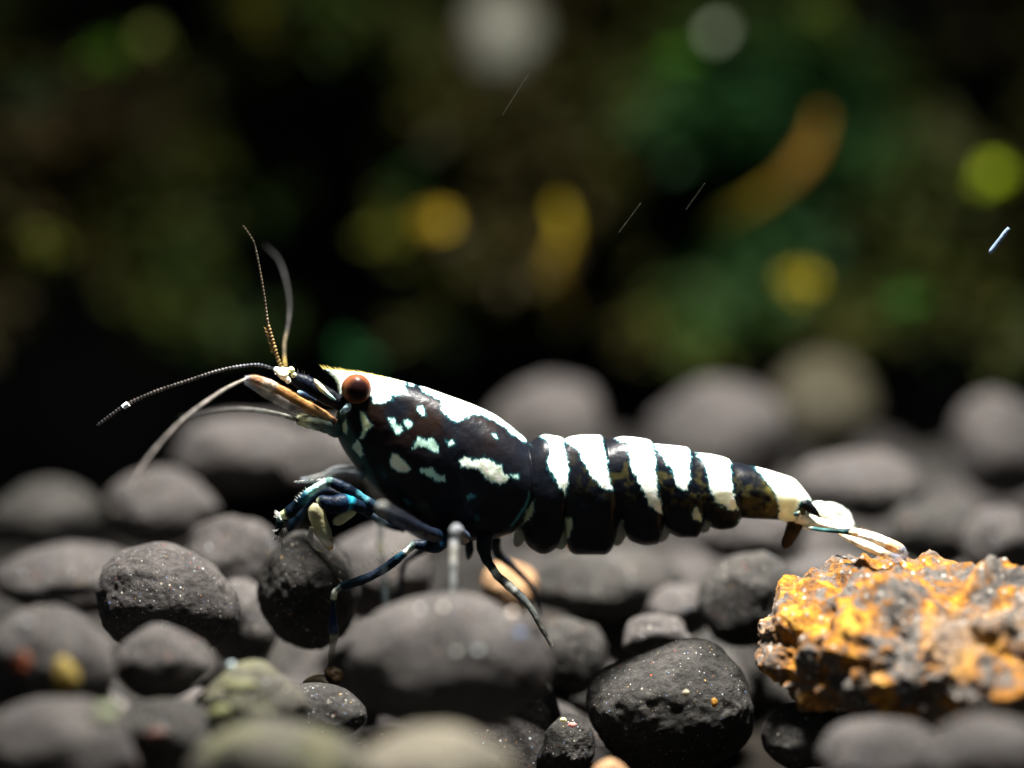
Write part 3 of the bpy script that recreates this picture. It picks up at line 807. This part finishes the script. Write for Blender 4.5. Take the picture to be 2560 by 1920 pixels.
# pale knobs where the flagella start
def knob(px, py, Y, r, seed, col):
    V, F = pebble_shape(4, seed, facets=0, rough=1.6)
    o = mesh_obj('flagellum_socket', V * r / 1000.0 + W(px, py, Y), F, M_LIMB, shrimp, cols=np.tile(np.array([*col, 1.0]), (len(V), 1)))
knob(692, 926, -0.05, 9, 601, WHITE); knob(709, 938, -0.055, 12, 602, (0.85, 0.82, 0.62)); knob(728, 925, -0.05, 8, 603, (0.62, 0.64, 0.34)); knob(720, 951, -0.055, 9, 604, WHITE); knob(734, 938, -0.05, 7, 605, (0.6, 0.62, 0.36))

# flagella of the antennules and the long antennae
limb('antennule_flagellum', [(703, 918, -0.03, 4, 0.168, 0.118, 0.042, 1), (690, 884, -0.03, 5.2, 0.218, 0.143, 0.059, 1), (673, 822, -0.03, 4.4, 0.189, 0.126, 0.059, 1), (668, 800, -0.03, 2.88, 0.21, 0.168, 0.118, 0.9), (659, 729, -0.03, 2.4, 0.16, 0.126, 0.092, 0.8), (639, 621, -0.03, 1.92, 0.134, 0.113, 0.084, 0.7), (626, 590, -0.03, 1.76, 0.105, 0.092, 0.063, 0.6), (608, 564, -0.03, 1.44, 0.084, 0.067, 0.042, 0.5)], ring=9, step=2.0, K=8)
limb('antennule_flagellum', [(712, 918, 0.03, 6.4, 0.176, 0.126, 0.034, 0.9), (711, 860, 0.08, 5.6, 0.084, 0.067, 0.042, 0.35), (722, 800, 0.22, 4, 0.067, 0.063, 0.063, 0.22), (722, 735, 0.35, 3.2, 0.067, 0.063, 0.063, 0.2), (700, 655, 0.45, 3.2, 0.063, 0.063, 0.063, 0.18), (662, 612, 0.5, 2.4, 0.05, 0.05, 0.05, 0.15)], step=3.0, K=8)
fl3 = limb('antennule_flagellum', [(690, 924, -0.03, 4, 0.105, 0.113, 0.126, 0.9), (655, 914, -0.03, 4, 0.134, 0.147, 0.176, 0.9), (625, 913, -0.03, 4, 0.134, 0.143, 0.16, 0.9), (554, 925, -0.03, 4, 0.092, 0.088, 0.084, 0.85), (470, 952, -0.03, 4, 0.063, 0.055, 0.05, 0.8), (389, 979, -0.03, 4, 0.059, 0.05, 0.046, 0.75), (315, 1012, -0.03, 4, 0.055, 0.046, 0.042, 0.7), (280, 1036, -0.03, 3.68, 0.046, 0.042, 0.042, 0.65), (244, 1063, -0.03, 3.2, 0.034, 0.034, 0.042, 0.6)], ring=9, step=1.6, K=10)
limb('flagellum_bead', [(321, 1009, -0.035, 6.5, 0.85, 0.85, 0.85, 1), (308, 1018, -0.035, 6.5, 0.80, 0.9, 1.0, 1)], parent=fl3, step=2, mottle=0.05)
limb('antenna', [(614, 948, -0.12, 4, 0.21, 0.189, 0.16, 0.9), (575, 966, -0.17, 4.4, 0.176, 0.16, 0.134, 0.8), (537, 989, -0.22, 4.4, 0.16, 0.143, 0.126, 0.75), (470, 1038, -0.32, 4.4, 0.134, 0.122, 0.109, 0.7), (409, 1098, -0.42, 4, 0.118, 0.105, 0.097, 0.62), (360, 1160, -0.52, 4, 0.105, 0.092, 0.084, 0.5), (325, 1225, -0.6, 3.2, 0.084, 0.076, 0.071, 0.35)], step=3, K=10)
limb('antenna', [(745, 1049, -0.088, 6.4, 0.105, 0.105, 0.076, 0.75), (690, 1034, -0.14, 5.6, 0.126, 0.126, 0.109, 0.65), (622, 1023, -0.22, 4.8, 0.118, 0.118, 0.109, 0.6), (560, 1024, -0.3, 4, 0.092, 0.092, 0.084, 0.5), (500, 1032, -0.4, 3.2, 0.063, 0.063, 0.063, 0.35), (450, 1045, -0.5, 2.4, 0.042, 0.042, 0.042, 0.2)], step=3, K=10)
it = []
for k in range(40):
    t = k / 39
    it.append((690 - 18 * t - 4, 884 - 62 * t, -0.03 + rr.uniform(-0.004, 0.004), -7 - rr.uniform(0, 4), -6, 1.2, (0.5, 0.32, 0.14, 0.8)))
for k in range(9):
    it.append((745 + k * 8, 934 + k * 5, -0.04, rr.uniform(-3, 6), -12 - rr.uniform(0, 8), 1.2, (0.35, 0.33, 0.25, 0.6)))
bristles('antennule_hair', it, shrimp)

# mouthparts
for k, (dx, dy, sg) in enumerate(((0, 0, -1), (12, -8, 1))):
    limb('maxilliped', [(905 + dx, 1185 + dy, 0.05 * sg, 14, 0.06, 0.09, 0.10, 0.7), (880 + dx, 1182 + dy, 0.07 * sg, 11, 0.22, 0.26, 0.28, 0.35), (835 + dx, 1180 + dy, 0.08 * sg, 9, 0.35, 0.38, 0.40, 0.28), (790 + dx, 1198 + dy, 0.09 * sg, 7, 0.5, 0.5, 0.48, 0.4), (742 + dx, 1206 + dy, 0.1 * sg, 3, 0.5, 0.55, 0.6, 0.35)])

# first two pairs of legs with claws
arm = limb('claw_arm', [(1040, 1318, -0.06, 18, *NAVY), (985, 1296, -0.09, 19, *NAVYT), (930, 1262, -0.11, 17, *NAVYT), (906, 1246, -0.11, 14, 0.04, 0.16, 0.20, 1), (871, 1226, -0.12, 19, *NAVY), (836, 1208, -0.12, 17, *NAVY), (822, 1205, -0.12, 14, 0.05, 0.10, 0.09, 1), (806, 1212, -0.12, 14, 0.55, 0.78, 0.70, 1), (778, 1228, -0.12, 13, 0.28, 0.66, 0.66, 1), (764, 1240, -0.12, 14, 0.02, 0.10, 0.16, 1), (744, 1262, -0.11, 18, *NAVYT), (722, 1282, -0.11, 18, *NAVY), (708, 1288, -0.11, 13, 0.60, 0.68, 0.34, 1), (700, 1294, -0.11, 11, 0.30, 0.60, 0.55, 1), (700, 1310, -0.11, 12, *NAVY), (690, 1338, -0.11, 5, *NAVY)], label='bent dark arm with an aqua white patch')
limb('claw_arm', [(1010, 1318, 0.07, 16, *NAVY), (960, 1305, 0.10, 16, *NAVYT), (905, 1268, 0.12, 15, *NAVYT), (860, 1238, 0.13, 14, *NAVY), (815, 1226, 0.14, 12, *NAVY), (775, 1252, 0.15, 14, *NAVYT), (738, 1300, 0.15, 16, *NAVYT), (722, 1340, 0.15, 8, *NAVY)])
limb('claw_wrist', [(925, 1280, -0.10, 13, *NAVY), (890, 1262, -0.125, 16, *NAVY), (870, 1256, -0.13, 20, 0.02, 0.32, 0.46, 1), (862, 1256, -0.135, 22, 0.003, 0.012, 0.03, 1), (835, 1262, -0.14, 25, 0.002, 0.005, 0.012, 1), (808, 1254, -0.14, 17, 0.003, 0.010, 0.025, 1), (796, 1258, -0.14, 10, 0.2, 0.22, 0.14, 0.9)])
cl1 = limb('claw', [(792, 1258, -0.145, 8, 0.40, 0.38, 0.28, 0.9), (790, 1276, -0.15, 19, *YEL), (798, 1305, -0.15, 22, 0.27, 0.25, 0.14, 0.7), (810, 1335, -0.15, 20, 0.32, 0.33, 0.22, 0.6), (820, 1358, -0.15, 14, 0.36, 0.34, 0.24, 0.55), (828, 1374, -0.15, 6, 0.50, 0.26, 0.08, 0.9)], flat=0.7, label='pale yellowish claw with an orange tip')
limb('claw_finger', [(780, 1318, -0.155, 7, 0.5, 0.44, 0.30, 0.8), (776, 1342, -0.155, 7, 0.45, 0.46, 0.45, 0.75), (786, 1366, -0.155, 5, 0.5, 0.48, 0.40, 0.7), (806, 1380, -0.155, 2, 0.6, 0.5, 0.35, 0.7)], parent=cl1)
limb('claw', [(888, 1272, -0.115, 10, 0.40, 0.42, 0.26, 0.9), (870, 1286, -0.125, 13, 0.46, 0.46, 0.27, 0.85), (845, 1302, -0.13, 12, 0.46, 0.46, 0.28, 0.85), (832, 1306, -0.13, 6, 0.46, 0.40, 0.30, 0.8)], flat=0.7)
it = []
hc = (0.65, 0.64, 0.60, 0.85)
for (x0, y0, x1, y1, dx, dy, nn) in ((742, 1256, 772, 1226, -9, -9, 18), (822, 1196, 740, 1202, -6, 4, 24), (826, 1194, 806, 1200, 3, -9, 12), (698, 1282, 704, 1300, -16, -8, 18), (690, 1330, 700, 1320, -14, 4, 8), (706, 1322, 716, 1318, 8, 18, 6), (690, 1335, 694, 1345, -10, 10, 8), (695, 1340, 706, 1345, 6, 40, 10)):
    for k in range(nn):
        t = rr.random()
        it.append((x0 + (x1 - x0) * t, y0 + (y1 - y0) * t, -0.115 + rr.uniform(-0.012, 0.012), dx * rr.uniform(0.6, 1.3) + rr.uniform(-2, 2), dy * rr.uniform(0.6, 1.3) + rr.uniform(-2, 2), 1.7, hc))
bristles('arm_hair', it, arm)
it = []
for k in range(46):
    t = rr.random()
    x = 1010 - 165 * t; y = 1384 + 84 * t - 8 * math.sin(math.pi * t)
    sg = rr.choice((-1, 1))
    it.append((x, y + 9 * sg, -0.135 + 0.03 * t, -9, 7 * sg + rr.uniform(-2, 2), 1.1, (0.35, 0.34, 0.28, 0.6)))
leg_hair = it

# walking legs
bent_leg = limb('walking_leg', [(1120, 1340, -0.06, 22, *NAVY), (1092, 1362, -0.10, 24, 0.004, 0.02, 0.04, 1), (1060, 1364, -0.13, 16, *NAVY), (1038, 1362, -0.14, 14, *NAVY), (1029, 1368, -0.14, 11, 0.25, 0.35, 0.30, 1), (1018, 1378, -0.14, 9, *WJ), (1008, 1386, -0.14, 11, 0.01, 0.06, 0.09, 1), (985, 1404, -0.135, 13, *NAVY), (962, 1421, -0.13, 13, *NAVY), (935, 1437, -0.125, 13, 0.02, 0.03, 0.05, 0.95), (900, 1452, -0.12, 14, *NAVYT), (862, 1464, -0.10, 13, *NAVYT), (846, 1472, -0.10, 9, 0.10, 0.14, 0.12, 1), (837, 1480, -0.10, 9, *WJ), (834, 1492, -0.10, 9, 0.4, 0.42, 0.3, 1), (833, 1506, -0.10, 8, *NAVYT), (833, 1545, -0.10, 11, 0.006, 0.018, 0.05, 0.9), (834, 1578, -0.10, 15, 0.03, 0.05, 0.09, 0.7), (835, 1592, -0.10, 12, 0.25, 0.24, 0.18, 0.7), (830, 1622, -0.10, 9, 0.10, 0.09, 0.07, 0.5), (822, 1668, -0.10, 3, 0.16, 0.12, 0.06, 0.5)], label='dark blue bent leg with white joints')
bristles('leg_hair', leg_hair, bent_leg)
limb('walking_leg', [(1090, 1340, -0.12, 22, *NAVY), (1050, 1325, -0.28, 20, 0.008, 0.011, 0.020, 0.7), (1000, 1296, -0.44, 20, 0.016, 0.019, 0.028, 0.55), (970, 1278, -0.50, 14, 0.03, 0.034, 0.042, 0.55), (955, 1268, -0.50, 15, 0.20, 0.20, 0.18, 0.75), (953, 1290, -0.46, 12, 0.14, 0.16, 0.14, 0.45), (951, 1340, -0.47, 9, 0.10, 0.13, 0.12, 0.4), (951, 1372, -0.48, 10, 0.24, 0.24, 0.16, 0.6), (955, 1400, -0.49, 7, 0.14, 0.18, 0.19, 0.4), (961, 1470, -0.5, 8, 0.13, 0.17, 0.18, 0.4), (966, 1540, -0.52, 6, 0.14, 0.17, 0.17, 0.35)], label='glassy grey leg bent down in front of the dark one')
limb('walking_leg', [(1160, 1345, -0.10, 20, 0.02, 0.03, 0.05, 1), (1150, 1334, -0.26, 17, 0.04, 0.05, 0.07, 0.9), (1140, 1322, -0.42, 15, 0.16, 0.17, 0.18, 0.75), (1136, 1345, -0.44, 14, 0.22, 0.23, 0.24, 0.65), (1134, 1385, -0.46, 13, 0.28, 0.27, 0.24, 0.6), (1133, 1430, -0.48, 12, 0.20, 0.21, 0.21, 0.45), (1132, 1480, -0.50, 11, 0.16, 0.17, 0.17, 0.4)], label='glassy whitish leg standing upright on the oval pebble')
limb('walking_leg', [(1212, 1340, -0.06, 26, *NAVY), (1210, 1366, -0.07, 24, 0.008, 0.016, 0.018, 1), (1216, 1396, -0.08, 17, 0.006, 0.012, 0.014, 1), (1228, 1416, -0.09, 12, 0.01, 0.02, 0.02, 1), (1236, 1428, -0.09, 12, 0.60, 0.68, 0.62, 1), (1244, 1440, -0.09, 12, 0.35, 0.42, 0.40, 0.95), (1258, 1452, -0.10, 13, 0.02, 0.03, 0.03, 0.95), (1278, 1470, -0.11, 14, 0.38, 0.40, 0.36, 0.85), (1300, 1490, -0.12, 13, 0.06, 0.07, 0.07, 0.85), (1328, 1522, -0.14, 10, 0.05, 0.055, 0.05, 0.85), (1352, 1566, -0.16, 8, 0.03, 0.03, 0.025, 0.9), (1380, 1615, -0.18, 6, 0.03, 0.03, 0.025, 0.9)], label='dark rear leg with one white joint')
limb('walking_leg', [(1172, 1345, 0.02, 16, *NAVY), (1174, 1372, 0.03, 13, 0.01, 0.02, 0.025, 1), (1172, 1388, 0.03, 10, 0.04, 0.06, 0.06, 0.9), (1170, 1398, 0.03, 4, 0.06, 0.08, 0.07, 0.8)])
limb('walking_leg', [(1100, 1345, 0.07, 20, *NAVY), (1060, 1372, 0.12, 14, *NAVY), (1030, 1392, 0.2, 10, *NAVYT), (1010, 1410, 0.24, 10, *NAVYT), (1000, 1470, 0.28, 8, *NAVYT), (990, 1530, 0.3, 5, *NAVYT)])
limb('walking_leg', [(1235, 1345, 0.06, 20, *NAVY), (1245, 1385, 0.10, 14, *NAVY), (1285, 1420, 0.16, 10, *NAVYT), (1330, 1470, 0.2, 9, *NAVYT), (1350, 1540, 0.22, 5, *NAVYT)])

# swimming legs just showing between the plates
for (x, y, c) in ((1300, 1348, (0.30, 0.30, 0.22, 0.5)), (1408, 1355, (0.30, 0.33, 0.25, 0.6)), (1550, 1345, (0.20, 0.22, 0.17, 0.55)), (1660, 1335, (0.14, 0.16, 0.13, 0.5)), (1766, 1312, (0.10, 0.13, 0.12, 0.5))):
    for sg in (-1, 1):
        limb('swimming_leg', [(x + 10, y - 60, 0.04 * sg, 14, 0.02, 0.03, 0.03, 1), (x + 4, y - 20, 0.05 * sg, 17, *c), (x - 6, y + 8, 0.05 * sg, 13, *c), (x - 12, y + 18, 0.05 * sg, 4, *c)], flat=0.4)

# tail fan
CR = (0.86, 0.84, 0.66, 1); BR = (0.028, 0.018, 0.006, 0.95)
limb('telson', [(1992, 1286, 0, 22, *CR), (2012, 1296, 0, 19, *CR), (2050, 1308, 0, 13, *CR), (2092, 1317, 0, 11, 0.86, 0.86, 0.74, 1), (2118, 1324, 0, 7, 0.3, 0.3, 0.25, 1), (2140, 1332, 0, 4, 0.02, 0.03, 0.04, 1)], flat=1.9)
up1 = limb('tail_fin', [(2010, 1316, -0.03, 5, *CR), (2050, 1324, -0.06, 5, 0.02, 0.08, 0.08, 1), (2100, 1328, -0.08, 6, 0.006, 0.03, 0.03, 1), (2128, 1330, -0.09, 9, 0.008, 0.015, 0.02, 1), (2138, 1331, -0.10, 10, 0.75, 0.55, 0.30, 1), (2150, 1334, -0.10, 12, *WHITE, 1), (2185, 1345, -0.12, 14, *WHITE, 1), (2215, 1356, -0.13, 13, *WHITE, 1), (2226, 1361, -0.135, 14, 0.60, 0.38, 0.20, 0.8), (2244, 1370, -0.14, 15, 0.50, 0.32, 0.18, 0.7), (2254, 1380, -0.145, 14, 0.20, 0.22, 0.28, 0.5), (2264, 1396, -0.15, 6, 0.15, 0.18, 0.25, 0.4)], flat=1.4, label='fan blade with a white patch and orange edge')
limb('tail_fin', [(2098, 1336, -0.16, 3, 0.25, 0.18, 0.10, 0.6), (2130, 1349, -0.19, 8, 0.62, 0.58, 0.42, 0.9), (2165, 1364, -0.21, 11, 0.84, 0.83, 0.68, 1), (2198, 1379, -0.22, 11, 0.84, 0.83, 0.70, 1), (2212, 1385, -0.225, 11, 0.40, 0.30, 0.22, 0.6), (2240, 1395, -0.23, 10, 0.22, 0.22, 0.26, 0.4), (2256, 1402, -0.235, 4, 0.15, 0.17, 0.22, 0.35)], flat=1.2, label='lower fan blade with a cream streak')
limb('tail_fin', [(2028, 1262, 0.05, 8, *WHITE, 1), (2050, 1274, 0.10, 20, *WHITE, 1), (2078, 1286, 0.16, 29, *WHITE, 1), (2106, 1300, 0.20, 25, *WHITE, 1), (2124, 1312, 0.14, 12, 0.8, 0.84, 0.75, 1), (2132, 1318, 0.15, 4, 0.3, 0.3, 0.25, 1)], flat=0.8, label='rounded white fan blade')
limb('tail_fin', [(2030, 1266, 0.03, 6, *CR), (2080, 1296, 0.07, 10, *CR), (2130, 1330, 0.11, 12, 0.3, 0.3, 0.26, 1), (2180, 1362, 0.14, 10, 0.3, 0.28, 0.25, 0.6), (2215, 1385, 0.16, 4, 0.2, 0.2, 0.22, 0.4)], flat=2.4)
limb('tail_joint_and_shade', [(1998, 1264, -0.035, 6, 0.01, 0.05, 0.05, 1), (2012, 1260, -0.038, 9, *BLK), (2030, 1274, -0.034, 11, *BLK), (2050, 1293, -0.03, 3, *BLK)], label='black piece painted in for the shaded gap at the tail joint')  # black piece added to paint the shade in the tail gap
limb('tail_joint_and_shade', [(1984, 1286, -0.05, 4, 0.01, 0.05, 0.05, 1), (1992, 1285, -0.05, 6, 0.008, 0.03, 0.035, 1), (2000, 1280, -0.048, 4, 0.3, 0.32, 0.25, 1)])
limb('anal_spine', [(1990, 1306, -0.02, 22, *BR), (1978, 1334, -0.03, 18, *BR), (1966, 1356, -0.035, 14, *BR), (1958, 1368, -0.04, 6, *BR)], flat=0.5, label='dark brown flap under the tail joint')

it = []
for k in range(70):
    t = k / 69
    x = 2222 + 44 * math.sin(t * math.pi) * 0.9 + (t - 0.5) * 6; y = 1352 + 50 * t
    it.append((x, y, -0.15 - 0.06 * t + rr.uniform(-0.02, 0.02), 10 + rr.uniform(-3, 4), 5 + 8 * t, 0.9, (0.30, 0.32, 0.38, 0.45)))
for k in range(30):
    t = k / 29
    it.append((2150 + 75 * t, 1322 + 30 * t, -0.115, 6, -5 - rr.uniform(0, 3), 0.9, (0.45, 0.26, 0.12, 0.6)))
bristles('tail_fringe', it, up1)

# ------------------------------------------------------------------ debris on the pebbles and specks drifting in the water
def fleck(px, py, Y, rx, ry, seed, col, label, name='debris_flake', cat='debris'):
    V, F = pebble_shape(4, seed, facets=3, rough=2.2)
    s = scale_at(Y)
    o = mesh_obj(name, V * np.array([rx * s, 0.5 * (rx + ry) * s, ry * s]), F, M_MOSS, cols=np.tile(np.array([*col, 1.0]), (len(V), 1)))
    o.location = W(px, py, Y)
    return tag(o, label, cat)
fleck(52, 1655, -0.95, 24, 28, 701, (0.17, 0.045, 0.015), 'rust red flake stuck on the broad stained pebble')
fleck(165, 1690, -0.95, 36, 44, 702, (0.20, 0.145, 0.035), 'yellow flake stuck on the broad stained pebble')
fleck(62, 1562, -0.95, 18, 14, 703, (0.2, 0.2, 0.2), 'pale grey flake on top of the broad stained pebble')
fleck(265, 1785, -1.20, 34, 26, 704, (0.20, 0.22, 0.13), 'pale green flake on the pebble in front of the stained one')
fleck(390, 1835, -0.88, 24, 18, 705, (0.09, 0.045, 0.035), 'dull red flake on the dark pebble')
fleck(578, 1662, -0.68, 9, 8, 706, (0.6, 0.7, 0.72), 'pale bluish bead on the algae filmed pebble')
fleck(600, 1715, -0.76, 44, 18, 707, (0.12, 0.12, 0.06), 'sage green algae clump on the algae filmed pebble')
fleck(555, 1780, -0.78, 34, 22, 708, (0.13, 0.135, 0.06), 'second sage algae clump lower on the algae filmed pebble')
fleck(834, 1690, -0.12, 24, 26, 709, (0.045, 0.027, 0.010), 'brown debris lump at the foot of the dark bent leg')
fleck(800, 1712, -0.12, 46, 22, 710, (0.035, 0.025, 0.010), 'brown debris crumb beside the low dark pebble')
fleck(1280, 1534, -0.88, 9, 9, 711, (0.95, 0.85, 0.76), 'bright white grain on the large oval pebble')
fleck(1108, 1518, -0.86, 6, 6, 712, (0.95, 0.9, 0.8), 'cream grain on top of the large oval pebble')
fleck(1050, 1523, -0.86, 5, 5, 713, (0.85, 0.85, 0.85), 'small white grain on top of the large oval pebble')
fleck(1300, 1584, -0.90, 8, 8, 714, (0.12, 0.28, 0.55), 'blue grain on the large oval pebble')
fleck(1142, 1630, -0.92, 7, 7, 715, (0.40, 0.45, 0.42), 'grey green grain on the front of the large oval pebble')
fleck(1196, 1628, -0.92, 8, 8, 716, (0.45, 0.48, 0.46), 'grey white grain on the front of the large oval pebble')
fleck(1408, 1800, -0.24, 8, 7, 717, (0.5, 0.48, 0.28), 'cream grain on the tiny dark pebble')
fleck(1430, 1812, -0.245, 11, 6, 718, (0.45, 0.2, 0.17), 'pinkish red grain on the tiny dark pebble')
fleck(1786, 1756, -0.27, 8, 13, 719, (0.28, 0.14, 0.02), 'orange splinter in the pit of the shouldered pebble')
fleck(1715, 1732, -0.28, 9, 8, 720, (0.28, 0.25, 0.18), 'cream grain on the shouldered pebble')

def mote(x0, y0, x1, y1, Y, r, col, label):  # drifting particles built as the streaks their motion leaves
    S = [(x0, y0, Y, r * 0.6, *col), (x0 * .9 + x1 * .1, y0 * .9 + y1 * .1, Y, r, *col), (x0 * .1 + x1 * .9, y0 * .1 + y1 * .9, Y, r, *col), (x1, y1, Y, r * 0.5, *col)]
    dummy = limb('floating_mote', S, parent=None, step=4, K=8)
    dummy.parent = None
    tag(dummy, label, 'mote')
mote(2523, 570, 2474, 633, 0.02, 6.0, (0.10, 0.14, 0.20, 0.9), 'short motion streak of a white particle drifting in the water before the moss')
mote(1322, 184, 1256, 288, 0.05, 0.8, (0.06, 0.06, 0.05, 0.3), 'hair thin streak of a particle drifting in front of the pale stone')
mote(1602, 508, 1548, 580, 0.05, 0.8, (0.06, 0.07, 0.05, 0.3), 'hair thin streak of a particle drifting before the green leaf tuft')
mote(1762, 458, 1715, 524, 0.08, 0.8, (0.04, 0.04, 0.03, 0.3), 'hair thin streak of a particle drifting beside the curved stem')
mote(66, 1424, 36, 1431, 0.0, 1.2, (0.14, 0.14, 0.14, 0.5), 'hair thin streak of a particle drifting above the flat wide pebble')

def stem(pts, label):
    o = limb('moss_frond', pts, mat=M_MOSS, step=12, K=10, mottle=0.5)
    o.parent = None
    tag(o, label, 'moss frond')
OR = (0.24, 0.12, 0.006, 1); OL = (0.08, 0.07, 0.005, 1); GO = (0.32, 0.24, 0.012, 1)
stem([(2055, 285, 3.75, 12, *OR), (2040, 350, 3.7, 23, *OR), (1992, 425, 3.65, 26, *OR), (1930, 480, 3.65, 23, 0.16, 0.11, 0.006, 1), (1840, 535, 3.7, 25, *OL), (1790, 570, 3.8, 11, *OL)], 'curved orange brown moss frond against the dark bank')
stem([(1392, 500, 3.5, 14, *GO), (1405, 545, 3.5, 24, *GO), (1412, 600, 3.5, 23, 0.26, 0.18, 0.01, 1), (1385, 670, 3.5, 25, 0.17, 0.11, 0.006, 1), (1400, 745, 3.55, 20, 0.11, 0.075, 0.005, 1), (1420, 790, 3.6, 8, *OL)], 'upright golden yellow moss frond over the abdomen of the shrimp')
